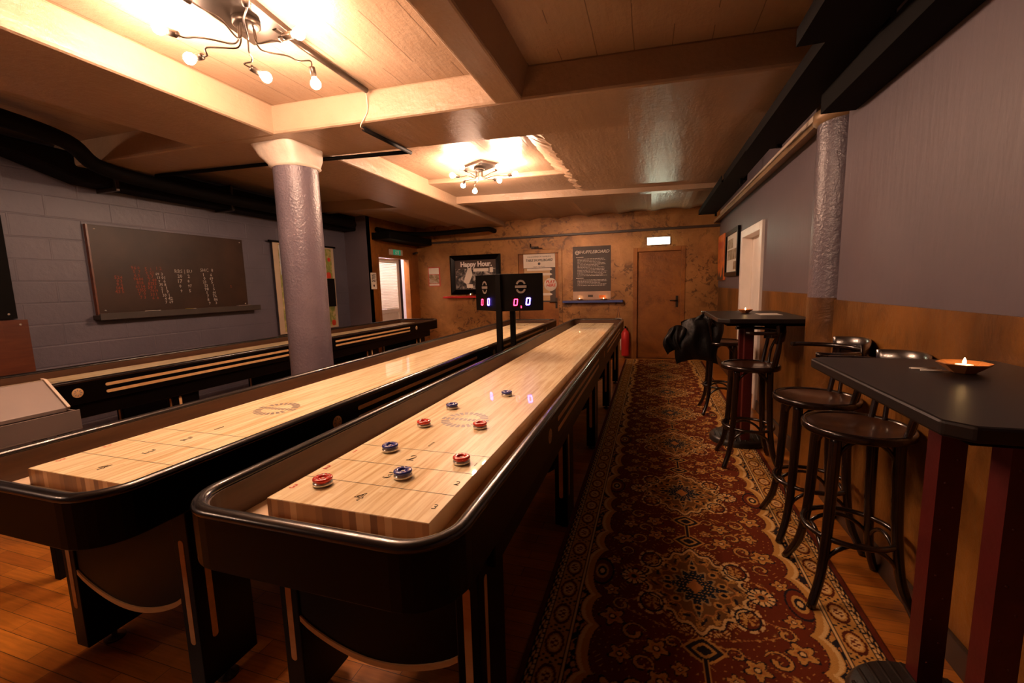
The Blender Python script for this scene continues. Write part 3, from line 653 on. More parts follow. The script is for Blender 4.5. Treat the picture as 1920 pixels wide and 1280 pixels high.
# ------------------------------------------------------------------ carpet
def rug():
    hw = 0.64; cx_ = 0.205; ya, yb = 0.4, 8.08; dx = 0.0045
    nx = int(2 * hw / dx) + 1; ys = [ya]
    while ys[-1] < yb: ys.append(ys[-1] + (0.0045 if ys[-1] < 3.2 else 0.007 if ys[-1] < 5 else 0.013))
    ys = np.array(ys); xs = np.linspace(-hw, hw, nx); ny = len(ys)
    U, Y = np.meshgrid(xs, ys); au = np.abs(U); per = 0.92
    ph = (Y - 1.95) / per; v = (ph - np.round(ph)) * per; odd = np.round(ph) % 2
    rust = np.array([0.125, 0.022, 0.007]); tan = np.array([0.50, 0.255, 0.06]); pale = np.array([0.66, 0.42, 0.17]); dark = np.array([0.016, 0.012, 0.016])
    brown = np.array([0.17, 0.075, 0.022]); orange = np.array([0.42, 0.17, 0.04]); navy = np.array([0.012, 0.018, 0.03])
    col = np.zeros((ny, nx, 3)); col[:] = rust
    def put(mask, c): col[mask] = c
    rng = np.random.RandomState(3)
    # scrolling flowers scattered on the ground
    def flowers(pts, size, petal=5, ca=tan, cb=dark, cc=pale, cd=orange):
        for (x, y, s, ro) in pts:
            m0 = (np.abs(Y[:, 0] - y) < s * 1.6); 
            if not m0.any(): continue
            i = np.where(m0)[0]; sl = slice(i[0], i[-1] + 1); du = U[sl] - x; dv_ = Y[sl] - y
            r = np.hypot(du, dv_) / s; an = np.arctan2(dv_, du) + ro; edge = 0.78 + 0.22 * np.cos(petal * an)
            sub = col[sl]
            sub[r < edge * 1.18] = cb; sub[r < edge] = ca; sub[r < edge * 0.62] = cd; sub[r < 0.32] = cb; sub[r < 0.20] = cc
    def curl(pts):
        for (x, y, s, ro, sgn, c1) in pts:
            m0 = (np.abs(Y[:, 0] - y) < s * 1.3)
            if not m0.any(): continue
            i = np.where(m0)[0]; sl = slice(i[0], i[-1] + 1); du = (U[sl] - x); dv_ = (Y[sl] - y)
            r = np.hypot(du, dv_) / s; an = (np.arctan2(dv_, du * sgn) + ro) % (2 * PI)
            rr = 0.35 + 0.62 * an / (2 * PI); wd = 0.13 * (1 - an / (2 * PI)) + 0.05
            sub = col[sl]; sub[np.abs(r - rr) < wd * 1.8] = dark; sub[np.abs(r - rr) < wd] = c1
    n_per = int((yb - ya) / per) + 3
    centers = [1.95 + per * k for k in range(-2, n_per)]
    fl = []; cu_ = []
    for yc in centers:
        for sx in (-1, 1):
            for (x, dy, s) in ((0.33, 0.30, .05), (0.34, -0.28, .05), (0.16, 0.38, .045), (0.17, -0.40, .045), (0.30, 0.46, .04), (0.36, 0.10, .035), (0.355, -0.12, .035), (0.09, 0.45, .03)):
                fl.append((sx * x, yc + dy, s, x * 9))
            for (x, dy, s, ro) in ((0.25, 0.33, .05, 0.5), (0.255, -0.34, .05, 3.4), (0.22, 0.44, .045, 2), (0.305, 0.20, .04, 1), (0.31, -0.2, .04, 4), (0.10, 0.34, .035, 5), (0.11, -0.35, .035, 2.5)):
                cu_.append((sx * x, yc + dy, s, ro, sx, tan))
    curl(cu_); flowers(fl, .05)
    vine = np.abs(U - 0.30 * np.sin(Y * 13.0 + 0.7)); vine2 = np.abs(U + 0.30 * np.sin(Y * 13.0 + 0.7)); vn = np.minimum(vine, vine2); isr = np.all(np.abs(col - rust) < 1e-6, axis=2)
    leafm = (np.sin(U * 150 + 3 * np.sin(Y * 37)) * np.sin(Y * 120 + 3 * np.sin(U * 41)))
    put(isr & (vn < 0.030) & (leafm > 0.25), brown); put(isr & (vn < 0.026) & (leafm > 0.45), tan); put(isr & (vn < 0.004), orange); put(isr & (vn > 0.05) & (leafm > 0.88), tan * 0.8)
    # medallions
    an = np.arctan2(v / 0.30, U / 0.25); rho = (np.abs(U / 0.235) ** 1.35 + np.abs(v / 0.285) ** 1.35) ** (1 / 1.35)
    wob = 1 + 0.05 * np.cos(16 * an); ro = rho / wob
    lace = (np.sin(U * 260 + 2 * np.sin(v * 90)) * np.sin(v * 240 + 2 * np.sin(U * 100)))
    put(ro < 1.16, rust * 0.8); put((ro < 1.14) & (lace > 0.1), tan); put((ro < 1.14) & (lace > 0.62), pale)
    put((ro < 1.0), dark); put((ro < 0.965) & (ro > 0.90), pale); put(ro < 0.90, brown)
    put((ro < 0.88) & (ro > 0.70) & (np.cos(16 * an) > 0.2) & (lace < 0.2), tan); put((ro < 0.80) & (ro > 0.74) & (np.sin(16 * an) > 0.3), dark)
    put((ro < 0.70) & (ro > 0.67), orange)
    star = (np.abs(U / 0.12) ** 0.8 + np.abs(v / 0.16) ** 0.8); put(star < 1.12 + 0.15 * np.cos(12 * an), pale * 0.55); put(star < 1.0 + 0.15 * np.cos(12 * an), navy)
    fil = np.abs(np.sin(U * 190 + 1.5 * np.sin(v * 140))) * np.abs(np.sin(v * 170)); put((star < 0.95) & (fil > 0.80), tan); put(np.abs(U / 0.035) + np.abs(v / 0.05) < 1, orange)
    for s_ in (-1, 1):
        for (px_, py_) in ((0.0, 0.135), (0.115, 0.03), (0.085, 0.10)):
            d = np.hypot(au - px_, v - s_ * py_); put(d < 0.022, tan); put(d < 0.012, dark)
    # corner lobes of the medallion (cream palmettes)
    for sy_ in (-1, 1):
        d = np.hypot((au - 0.185) / 1.0, (v - sy_ * 0.15) / 1.2); a2 = np.arctan2(v - sy_ * 0.15, au - 0.185)
        put((d < 0.062) & (d > 0.05) & (np.cos(9 * a2) > -0.6), pale); put((d < 0.05) & (d > 0.042), dark); put((d < 0.03) & (np.cos(6 * a2) > 0), tan)
    d = np.hypot(au - 0.265, v); a2 = np.arctan2(v, au - 0.265); put(d < 0.058 + 0.006 * np.cos(11 * a2), dark); put((d < 0.052) & (np.cos(11 * a2) > -0.5), pale); put(d < 0.026, orange); put(d < 0.014, dark)
    # pendants between medallions
    vv = np.abs(v) - 0.36; pd = np.abs(U / 0.065) ** 1.2 + np.abs(vv / 0.055) ** 1.2; put(pd < 1.25, tan); put(pd < 1.0, dark); put(np.abs(pd - 0.5) < 0.13, tan)
    put((au < 0.012) & (np.abs(v) > 0.40), tan); put((au < 0.005) & (np.abs(v) > 0.40), dark)
    # scalloped ribbon
    f = (ph + 0.5) % 1.0; g = np.abs(f - 0.5) * 2       # 0 at medallion, 1 between
    big = np.sqrt(np.clip(1 - (g / 0.62) ** 2, 0, 1)); small = np.sqrt(np.clip(1 - ((1 - g) / 0.38) ** 2, 0, 1))
    big = np.sqrt(np.clip(1 - (g / 0.40) ** 2, 0, 1)); mid_ = np.sqrt(np.clip(1 - ((g - 0.56) / 0.20) ** 2, 0, 1)); small = np.sqrt(np.clip(1 - ((1 - g) / 0.26) ** 2, 0, 1))
    s = 0.392 + np.maximum(np.maximum(0.082 * big, 0.058 * mid_), 0.045 * small)
    dist = au - s
    outside = dist > 0.0
    grd = np.where((np.sin(U * 130 + 3 * np.sin(Y * 31)) * np.sin(Y * 110 + 2 * np.sin(U * 60)) > 0.12)[..., None], tan, dark); col[outside] = grd[outside]
    m = outside & (np.sin(U * 95) * np.sin(Y * 88) > 0.62); put(m, orange)
    put((dist > -0.030) & (dist < -0.022) & (np.sin(Y * 420) > 0), dark); put((dist > -0.024) & (dist < 0.022), tan); put((dist > 0.002) & (dist < 0.018), pale); put((dist > 0.022) & (dist < 0.028), dark)
    inner = (dist > -0.16) & (dist < -0.03) & (g < 0.45) & (au > 0.33)
    cc = np.hypot(au - 0.41, v * 0.55); put(inner & (cc < 0.055), dark); put(inner & (cc < 0.047), rust * 1.1); put(inner & (cc < 0.030), tan); put(inner & (cc < 0.02), dark); put(inner & (cc < 0.010), pale)
    # straight borders
    def band(a, b_, c): put((au >= a) & (au < b_), c)
    band(0.478, 0.486, dark); band(0.486, 0.494, pale); band(0.494, 0.500, dark)
    band(0.500, 0.582, tan)
    bm_ = (au >= 0.500) & (au < 0.582); q = (Y / 0.155) % 1.0; qq = (q - 0.5) * 0.155; w_ = au - 0.541
    m = bm_ & (np.abs(np.hypot(w_ / 0.032, qq / 0.052) - 1) < 0.14); put(m, rust * 0.7)
    put(bm_ & (np.hypot(w_ / 0.028, qq / 0.046) < 0.8), pale); m = bm_ & (np.hypot(w_ / 0.028, qq / 0.046) < 0.55) & (np.sin(Y * 300) * np.sin(U * 260) > 0); put(m, rust)
    m = bm_ & (np.abs(qq) > 0.058) & (np.sin(Y * 230 + 1) * np.sin(U * 190) > 0.35); put(m, dark)
    band(0.582, 0.588, dark); band(0.588, 0.596, pale); put((au >= 0.588) & (au < 0.596) & (np.sin(Y * 260) > 0.75), dark)
    band(0.596, 0.620, dark); put((au >= 0.599) & (au < 0.617) & (np.sin(Y * 120 + 4 * np.sin(U * 200)) > 0.15), tan); put((au >= 0.601) & (au < 0.615) & (np.sin(Y * 120 + 4 * np.sin(U * 200)) > 0.75), pale)
    band(0.620, 0.70, rust * 0.85)
    # far hem
    hem = Y > yb - 0.10; put(hem, tan); put(Y > yb - 0.03, rust * 0.8)
    col = np.clip(col, 0, 1)
    verts = np.zeros((ny * nx, 3), np.float32); verts[:, 0] = U.ravel() + cx_; verts[:, 1] = Y.ravel(); verts[:, 2] = 0.009
    idx = np.arange(ny * nx).reshape(ny, nx); q4 = np.stack([idx[:-1, :-1], idx[:-1, 1:], idx[1:, 1:], idx[1:, :-1]], -1).reshape(-1, 4)
    me = bpy.data.meshes.new('carpet_runner'); nf = len(q4)
    # thin skirt + underside so the runner has thickness
    x0, x1 = cx_ - hw, cx_ + hw; extra = np.array([[x0, ya, 0.001], [x1, ya, 0.001], [x1, yb, 0.001], [x0, yb, 0.001]], np.float32)
    ca, cb, cc2, cd = idx[0, 0], idx[0, -1], idx[-1, -1], idx[-1, 0]; e0 = ny * nx
    allv = np.vstack([verts, extra]); sk = np.array([[e0, e0 + 1, cb, ca], [e0 + 1, e0 + 2, cc2, cb], [e0 + 2, e0 + 3, cd, cc2], [e0 + 3, e0, ca, cd], [e0 + 3, e0 + 2, e0 + 1, e0]])
    faces = np.vstack([q4, sk]).astype(np.int32); nf = len(faces)
    me.vertices.add(len(allv)); me.vertices.foreach_set('co', allv.ravel()); me.loops.add(nf * 4); me.loops.foreach_set('vertex_index', faces.ravel())
    me.polygons.add(nf); me.polygons.foreach_set('loop_start', np.arange(0, nf * 4, 4, dtype=np.int32)); me.polygons.foreach_set('loop_total', np.full(nf, 4, np.int32))
    me.update(calc_edges=True)
    at = me.color_attributes.new('weave', 'FLOAT_COLOR', 'POINT'); c4 = np.ones((len(allv), 4), np.float32); c4[:ny * nx, :3] = col.reshape(-1, 3); c4[ny * nx:, :3] = rust; at.data.foreach_set('color', c4.ravel())
    me.materials.append(mat_rug()); o = bpy.data.objects.new('carpet_runner', me); C.objects.link(o)
    tag(o, 'long oriental carpet runner with rust ground, medallions and scalloped gold border', 'carpet')
rug()

# ------------------------------------------------------------------ ceiling lamps
def make_lamp():
    t = thing('ceiling_lamp', '', 'ceiling lamp', (0, 0, 0), 0, 'spider ceiling lamps')
    MB().obox(Matrix.Translation((0, 0, -0.016)) @ Matrix.Rotation(0.12, 4, 'Z'), 0.26, 0.40, 0.03).build('mounting_board', M['darkmetal'], t, 0.004)
    MB().lathe([(0, -0.031), (0.062, -0.031), (0.062, -0.055), (0.055, -0.06), (0, -0.06)], n=28).build('canopy', M['darkmetal'], t)
    # (end of arm, direction of the socket)
    ends = [((-0.25, -0.16, -0.13), (-0.8, -0.4, 0.3)), ((-0.27, -0.03, -0.16), (-1, -0.05, 0.02)), ((-0.13, 0.12, -0.17), (0.3, 0.9, -0.25)), ((0.20, 0.02, -0.13), (1, 0.1, 0.02)),
            ((0.11, 0.30, -0.13), (0.05, 0.2, -1)), ((0.03, -0.30, -0.12), (-0.2, -1, 0.2)), ((0.24, -0.22, -0.13), (0.7, -0.7, 0.1))]
    for i, (e, d) in enumerate(ends):
        e = Vector(e); d = Vector(d).normalized(); a = math.atan2(e.y, e.x); rr = 0.035
        s0 = Vector((rr * math.cos(a), rr * math.sin(a), -0.058)); s1 = Vector((rr * 1.2 * math.cos(a), rr * 1.2 * math.sin(a), -0.125)); 
        perp = Vector((-math.sin(a), math.cos(a), 0)) * (0.03 if i % 2 else -0.02)
        k = [s0, (s0 + s1) / 2, s1, s1.lerp(e, 0.12) + Vector((0, 0, -0.018)), s1.lerp(e, 0.5) + perp * 0.6, s1.lerp(e, 0.72) + perp * (1.4 if i in (1, 3) else 0.3), e - d * 0.03, e]
        arm = MB().tube(catmull(k, 5), 0.0042, 8).build('arm', M['darkmetal'], t)
        MB().lathe([(0.0, -0.002), (0.0155, 0), (0.0165, 0.004), (0.0165, 0.048), (0.013, 0.05), (0.0, 0.05)], e, 18, d).build('socket', M['darkmetal'], arm)
        c = e + d * 0.078
        MB().lathe([(0.011, -0.030), (0.014, -0.022), (0.024, -0.008), (0.028, 0.006), (0.024, 0.020), (0.012, 0.030), (0, 0.032)], c, 14, d).build('bulb', M['bulb'], arm)
    return t
l1 = make_lamp(); l1.location = (-1.90, 1.80, ZC); l1['label'] = 'spider ceiling lamp with bare bulbs, the nearer one above the middle table'
l2 = dup(l1, (-1.85, 4.70, ZC), 0.9, 'spider ceiling lamp with bare bulbs in the far ceiling bay')
l3 = dup(l1, (-4.25, -1.0, ZC), 2.2, 'spider ceiling lamp behind the camera, its bulbs dimmed')
for a_ in l3.children:
    for g_ in a_.children:
        if g_.name.startswith('bulb'): g_.data = g_.data.copy(); g_.data.materials[0] = M['dimbulb']

# pipes and ducts
tag(MB().tube([(-1.83, 1.90, ZC - 0.022), (-1.84, 2.66, ZC - 0.022)], 0.018, 10).build('lamp_conduit', M['darkmetal']), 'short cable conduit under the ceiling beside the nearer lamp', 'conduit')
tag(MB().tube(catmull([(-1.84, 2.655, ZC - 0.024), (-1.86, 2.69, 2.66), (-1.87, 2.70, 2.58), (-1.93, 2.70, 2.50), (-1.95, 2.76, 2.496)], 5), 0.004, 6).build('lamp_cable', M['cap']), 'thin pale cable hanging down the face of the cross beam', 'cable')
tag(MB().tube([(-1.95, 2.76, ZB - 0.022), (-1.93, 3.36, ZB - 0.022)], 0.016, 10).build('beam_conduit', M['mattblack']), 'dark conduit crossing under the lit cross beam', 'conduit')
tag(MB().tube([(-4.5, 3.06, ZB - 0.02), (-3.3, 3.16, ZB - 0.02), (-1.93, 3.34, ZB - 0.02)], 0.016, 10).build('cross_pipe', M['mattblack']), 'thin dark pipe running behind the column towards the left wall', 'pipe')
t = thing('wall_duct', 'broad dark duct along the top of the left blockwork wall', 'duct', (0, 0, 0))
MB().prism([(0.2, 2.60), (2.1, 2.58), (2.7, 2.40), (4.7, 2.38), (6.45, 2.38), (6.45, 2.62), (2.7, 2.64), (0.2, 2.70)], XL + 0.002, XL + 0.26, lambda p: (p[2], p[0], p[1])).build('casing', M['mattblack'], t, 0.02)
for yy in (2.9, 4.1, 5.3): MB().box(XL + 0.001, XL + 0.29, yy, yy + 0.03, 2.36, 2.66).build('bracket', M['darkmetal'], t, 0.004)
tag(MB().tube(catmull([(-4.60, 6.7, 2.42), (-4.55, 7.4, 2.42), (-4.2, 7.72, 2.42), (-3.5, 7.75, 2.43), (-3.02, 7.75, 2.44), (-2.93, 7.85, 2.45), (-2.93, YB - 0.003, 2.45)], 8), 0.045, 12).build('corner_pipe', M['mattblack']), 'black pipe bending round the far left corner under the ceiling', 'pipe')
tag(MB().box(XDW + 0.001, -4.28, 6.6, 8.1, 2.24, 2.36).build('corner_duct', M['mattblack'], bevel=0.01), 'flat black duct box above the louvered door', 'duct')
tag(MB().tube(catmull([(-3.9, -0.5, 2.60), (-4.1, 1.2, 2.60), (-4.25, 2.2, 2.57), (-4.5, 2.62, 2.47), (-4.62, 3.3, 2.45), (-4.68, 4.6, 2.45), (-4.70, 6.2, 2.45)], 8), 0.06, 14).build('round_duct', M['mattblack']), 'dark sagging round duct below the left ceiling bay', 'duct')
def tray(name, label, segs, z, h, n_brackets):
    t = thing(name, label, 'cable tray')
    for (x0, x1, y0, y1, dz) in segs:
        b = MB(); b.box(x0, x1, y0, y1, z + dz, z + dz + 0.004); b.box(x0, x0 + 0.004, y0, y1, z + dz + 0.004, z + dz + h); b.box(x1 - 0.004, x1, y0, y1, z + dz + 0.004, z + dz + h)
        o = b.build('tray_section', M['mattblack'], t)
        c = MB()
        for k in range(4):
            xx = x0 + 0.03 + (x1 - x0 - 0.06) * k / 3; c.tube([(xx, y0, z + dz + 0.022), (xx, (y0 + y1) / 2, z + dz + 0.026), (xx, y1, z + dz + 0.022)], 0.017, 8)
        c.build('cables', M['mattblack'], o)
    for (x, y, zz) in n_brackets:
        b = MB(); b.box(x - 0.015, x + 0.015, y, y + 0.03, zz, ZC - 0.002); b.build('hanger', M['mattblack'], t)
    return t
tray('ceiling_cable_tray', 'black perforated cable tray hanging under the right side of the ceiling',
     [(0.58, 0.86, -1.0, 2.3, -0.06), (0.70, 0.93, 2.3, 4.0, -0.04), (0.72, 0.90, 4.0, 5.3, 0.0), (0.70, 0.95, 5.3, 7.7, 0.0)], 2.42, 0.07, [(0.72, 0.5, 2.43), (0.91, 3.9, 2.36), (0.88, 5.2, 2.36), (0.93, 7.5, 2.36)])
tray('wall_cable_tray', 'black cable tray running along the top of the near right wall',
     [(0.86, 1.045, -1.0, 1.9, 0.05), (0.88, 1.045, 1.9, 2.95, 0.0)], 2.27, 0.10, [(0.95, 0.4, 2.3), (0.95, 2.4, 2.3)])

# ------------------------------------------------------------------ left wall objects
xw = XL
t = thing('chalkboard', 'wide black chalkboard with chalked score columns on the left wall', 'chalkboard', (0, 0, 0))
MB().box(xw + 0.001, xw + 0.035, 2.77, 4.40, 1.20, 2.057).build('board', M['chalkboard'], t, 0.003)
b = MB(); b.box(xw + 0.001, xw + 0.11, 2.73, 4.52, 1.155, 1.198); b.box(xw + 0.10, xw + 0.112, 2.73, 4.52, 1.15, 1.215); b.build('ledge', M['ledge'], t, 0.003); MB().box(xw + 0.001, xw + 0.036, 2.755, 2.77, 1.20, 2.057).build('edge_strip', M['brown'], t)
b = MB()
for yy, zz in ((2.82, 2.02), (4.36, 2.02), (2.82, 1.24), (4.36, 1.24)): b.lathe([(0.009, 0), (0.007, 0.006), (0, 0.007)], (xw + 0.035, yy, zz), 10, (1, 0, 0))
b.build('screws', M['steel'], t)
rs = random.Random(5); xs_ = xw + 0.0362
def column(kind, y, ztop, n, dz, size, drift=0.0, head=None, dy2=0.05):
    mb = MB()
    for yy in (y, y + dy2):
        for k in range(n):
            s_ = ''.join(rs.choice('1234567890') for _ in range(1 if rs.random() < 0.6 else 2)); text_geo(mb, s_, size * rs.uniform(.85, 1.15), on_left(yy + drift * k + rs.uniform(-.006, .006), ztop - k * dz, xs_), bold=0.0008, res=1)
    if head: text_geo(mb, head, 0.055, on_left(y + dy2 / 2, ztop + 0.055, xs_), res=1)
    mb.build('chalk_scores', M['chalk'] if kind == 'w' else M['redchalk'], t)
column('w', 3.33, 1.60, 9, 0.038, 0.045, 0.007)
column('w', 3.56, 1.58, 4, 0.055, 0.05, 0.0, 'RBS | EU', 0.10)
column('w', 3.84, 1.60, 9, 0.042, 0.045, 0.004, 'SHC  8', 0.09)
column('r', 2.95, 1.56, 5, 0.035, 0.045, 0, None, 0.035); column('r', 3.11, 1.66, 9, 0.038, 0.045, .004, None, 0.04); column('r', 3.23, 1.65, 9, 0.038, 0.045, .004, None, 0.045)
mb = MB(); text_geo(mb, '1 2', 0.05, on_left(3.35, 1.66, xs_), res=1); mb.build('chalk_scores', M['redchalk'], t)
mb = MB(); text_geo(mb, '5', 0.05, on_left(4.18, 1.46, xs_), res=1); mb.build('chalk_scores', M['redchalk'], t)
for i, (yy, m_, l_, w_) in enumerate(((3.22, 'white', 'white marker on the chalkboard ledge, left of the yellow one', 0.15), (3.62, 'yel', 'yellow marker lying on the chalkboard ledge', 0.12))):
    mt = M['paper'] if i == 0 else paint('yellow_marker', (0.55, 0.45, 0.03), 0.4)
    o = thing('marker_pen', l_, 'pen', (xw + 0.07, yy, 1.208), 0, 'markers on the chalkboard ledge')
    MB().tube([(0, -w_ / 2, 0), (0, w_ / 2 - 0.03, 0)], 0.009, 10).build('barrel', mt, o); MB().tube([(0, w_ / 2 - 0.03, 0), (0, w_ / 2, 0)], 0.0095, 10).build('cap', M['white'], o)
tag(MB().box(xw + 0.04, xw + 0.085, 4.22, 4.40, 1.199, 1.222).build('board_eraser', M['greybox'], bevel=0.003), 'flat grey eraser at the right end of the chalkboard ledge', 'eraser')
t = thing('dark_wall_board', 'tall black board cut off by the left edge, beside the chalkboard', 'board', (0, 0, 0))
MB().box(xw + 0.001, xw + 0.03, 1.2, 2.20, 1.21, 2.06).build('panel', M['mattblack'], t, 0.002); MB().lathe([(0.009, 0), (0, 0.006)], (xw + 0.03, 2.15, 1.25), 10, (1, 0, 0)).build('screw', M['steel'], t)
t = thing('veneer_box', 'red-brown veneered box on the wall below the black board', 'cabinet', (0, 0, 0))
MB().box(xw + 0.001, xw + 0.05, 1.2, 2.25, 0.70, 1.20).build('body', M['brown'], t, 0.003); MB().box(xw + 0.05, xw + 0.053, 1.25, 2.09, 0.71, 1.19).build('door', M['brown'], t, 0.001); MB().lathe([(0.009, 0), (0, 0.006)], (xw + 0.05, 2.2, 1.16), 10, (1, 0, 0)).build('screw', M['steel'], t)
# tapestry
t = thing('tapestry', 'hanging painted meadow tapestry half hidden by the grey column', 'tapestry', (0, 0, 0))
MB().box(xw + 0.05, xw + 0.054, 4.86, 6.08, 0.77, 2.07).build('canvas_border', M['canvas'], t)
MB().box(xw + 0.0541, xw + 0.056, 4.95, 6.02, 0.80, 2.05).build('meadow_painting', M['tapestry'], t)
MB().box(xw + 0.0561, xw + 0.057, 4.96, 5.35, 1.62, 2.04).build('sky_painting', M['sky'], t)
for (yy, zz, r_) in ((5.93, 1.62, .06), (5.97, 0.85, .05), (5.96, 1.88, .035)): MB().lathe([(r_, 0), (0, 0.001)], (xw + 0.0565, yy, zz), 12, (1, 0, 0)).build('painted_poppy', M['redink'], t)
MB().tube([(xw + 0.052, 4.80, 2.085), (xw + 0.052, 6.13, 2.085)], 0.014, 10).build('hanging_rod', M['mattblack'], t)
t = thing('wall_speaker', 'small black box loudspeaker beside the column, in front of the tapestry', 'loudspeaker', (0, 0, 0))
MB().box(xw + 0.10, xw + 0.34, 5.40, 5.72, 1.13, 1.56).build('cabinet', M['mattblack'], t, 0.004)
MB().box(xw + 0.001, xw + 0.10, 5.5, 5.6, 1.30, 1.38).build('bracket', M['darkmetal'], t, 0.004)
MB().box(xw + 0.095, xw + 0.345, 5.395, 5.725, 1.561, 1.566).build('glass_top', M['glass'], t)

# taupe sloped stand between the left and middle tables
t = thing('sloped_display_stand', 'taupe sloped board stand with front tray at the left edge', 'stand', (0, 0, 0))
b = MB(); b.prism([(-2.76, 0.985), (-2.745, 0.985), (-2.60, 0.862), (-2.60, 0.845), (-2.78, 0.845), (-2.78, 0.98)], 0.30, 1.24, lambda p: (p[0], p[2], p[1])); b.build('sloped_panel', M['greybox'], t, 0.002)
b = MB(); b.prism([(-2.768, 0.993), (-2.74, 0.990), (-2.592, 0.866), (-2.60, 0.855), (-2.75, 0.978)], 1.24, 1.252, lambda p: (p[0], p[2], p[1])); b.build('panel_edge', M['greyedge'], t, 0.001)
b = MB(); b.box(-2.79, -2.525, 0.30, 1.25, 0.762, 0.77); b.box(-2.532, -2.525, 0.30, 1.25, 0.77, 0.856); b.box(-2.79, -2.532, 1.242, 1.25, 0.77, 0.852); b.box(-2.79, -2.783, 0.30, 1.242, 0.77, 0.98); b.build('tray', M['greybox'], t, 0.001)
for (x, y) in ((-2.76, 0.36), (-2.56, 0.36), (-2.76, 1.2), (-2.56, 1.2)): MB().box(x - 0.02, x + 0.02, y - 0.02, y + 0.02, 0.0, 0.762).build('leg', M['mattblack'], t, 0.002)

# ------------------------------------------------------------------ back wall objects
y = YB - 0.001
t = thing('framed_poster', 'black framed Happy Hour photograph poster on the back wall', 'framed picture', (0, 0, 0))
fx0, fx1, fz0, fz1 = -3.90, -2.82, 1.23, 2.01
o_ = [(fx0, fz0), (fx1, fz0), (fx1, fz1), (fx0, fz1)]
b = MB(); i1 = 0.10; 
vs = []
for (d, dep) in ((0, 0.0), (0, 0.045), (0.03, 0.06), (0.075, 0.035), (0.10, 0.02)):
    vs += [(fx0 + d, y - dep, fz0 + d), (fx1 - d, y - dep, fz0 + d), (fx1 - d, y - dep, fz1 - d), (fx0 + d, y - dep, fz1 - d)]
b.add(vs, [(r * 4 + k, r * 4 + (k + 1) % 4, r * 4 + 4 + (k + 1) % 4, r * 4 + 4 + k) for r in range(4) for k in range(4)]); b.build('frame', M['black'], t)
MB().box(fx0 + 0.09, fx1 - 0.09, y - 0.018, y - 0.002, fz0 + 0.09, fz1 - 0.09).build('print', M['poster'], t)
MB().box(fx0 + 0.11, fx1 - 0.11, y - 0.0195, y - 0.0185, fz0 + 0.11, fz1 - 0.27).build('photograph', M['photo'], t)
s = MB(); text_geo(s, 'Happy Hour.', 0.135, on_back((fx0 + fx1) / 2 + 0.02, fz1 - 0.185, y - 0.0205), bold=0.006, sx=0.95); s.build('lettering', M['white'], t)
s = MB()
for P in ([(-3.62, 1.48), (-3.52, 1.75), (-3.45, 1.76), (-3.42, 1.62), (-3.50, 1.45), (-3.56, 1.44)], [(-3.40, 1.68), (-3.08, 1.68), (-3.08, 1.74), (-3.40, 1.745)], [(-3.05, 1.66), (-2.98, 1.66), (-2.98, 1.76), (-3.05, 1.75)], [(-3.55, 1.36), (-3.42, 1.36), (-3.42, 1.43), (-3.56, 1.44)]):
    s.add([(x, y - 0.0205, z_) for x, z_ in P], [tuple(range(len(P)))])
s.build('pale_figures', M['paper'], t)
tag(MB().box(-4.04, -2.88, y - 0.14, y, 1.165, 1.20).build('red_shelf', M['redshelf'], bevel=0.003), 'bright red wall shelf under the Happy Hour picture', 'shelf')
t = thing('notice', 'small red and white paper notice on the back wall, left of the framed poster', 'notice', (0, 0, 0))
MB().box(-4.42, -4.15, y - 0.003, y, 1.41, 1.80).build('sheet', M['redink'], t)
MB().box(-4.405, -4.175, y - 0.0045, y - 0.0035, 1.66, 1.785).build('upper_text_field', M['paper'], t); MB().box(-4.405, -4.175, y - 0.0045, y - 0.0035, 1.425, 1.46).build('lower_text_field', M['paper'], t)
MB().box(-4.405, -4.175, y - 0.0045, y - 0.0035, 1.47, 1.65).build('photograph', M['map'], t)
# SHUFFLEBOARD rules poster
t = thing('rules_poster', 'dark SHUFFLEBOARD rules poster above the blue shelf', 'poster', (0, 0, 0))
px0, px1, pz0, pz1 = -1.40, -0.71, 1.085, 2.06
MB().box(px0, px1, y - 0.012, y, pz0, pz1).build('sheet', M['poster'], t)
MB().box(px0, px1, y - 0.0135, y - 0.0125, pz0, pz0 + 0.155).build('pale_foot', M['posterfoot'], t)
s = MB(); text_geo(s, 'SHUFFLEBOARD', 0.078, on_back(-1.02, 1.955, y - 0.0135), bold=0.001, shear=0.25)
for a0, a1, dv in ((0.2, PI - 0.2, 0.004), (PI + 0.2, 2 * PI - 0.2, -0.004)):
    n = 10; vs = []
    for k in range(n + 1):
        a = a0 + (a1 - a0) * k / n
        for r in (0.022, 0.036): vs.append((-1.318 + r * math.cos(a), y - 0.0135, 1.95 + dv + r * math.sin(a)))
    s.add(vs, [(2 * k, 2 * k + 1, 2 * k + 3, 2 * k + 2) for k in range(n)])
s.add([(x, y - 0.0135, z_) for x, z_ in ((-1.36, 1.945), (-1.276, 1.945), (-1.276, 1.957), (-1.36, 1.957))], [(0, 1, 2, 3)])
s.build('title', M['posterink'], t)
s = MB(); rs = random.Random(2); zz = 1.86
for blk in (13, 5):
    s.add([(x, y - 0.0135, q) for x, q in ((px0 + 0.06, zz), (px0 + 0.2, zz), (px0 + 0.2, zz + 0.011), (px0 + 0.06, zz + 0.011))], [(0, 1, 2, 3)]); zz -= 0.03
    for k in range(blk):
        x = px0 + 0.085; end = px1 - rs.uniform(0.06, 0.28 if k % 3 == 2 else 0.12)
        while x < end:
            wd = rs.uniform(0.012, 0.06); x2 = min(x + wd, end); s.add([(a, y - 0.0135, q) for a, q in ((x, zz), (x2, zz), (x2, zz + 0.007), (x, zz + 0.007))], [(0, 1, 2, 3)]); x = x2 + 0.009
        zz -= 0.0255
    zz -= 0.02
s.build('body_text', M['posterink'], t)
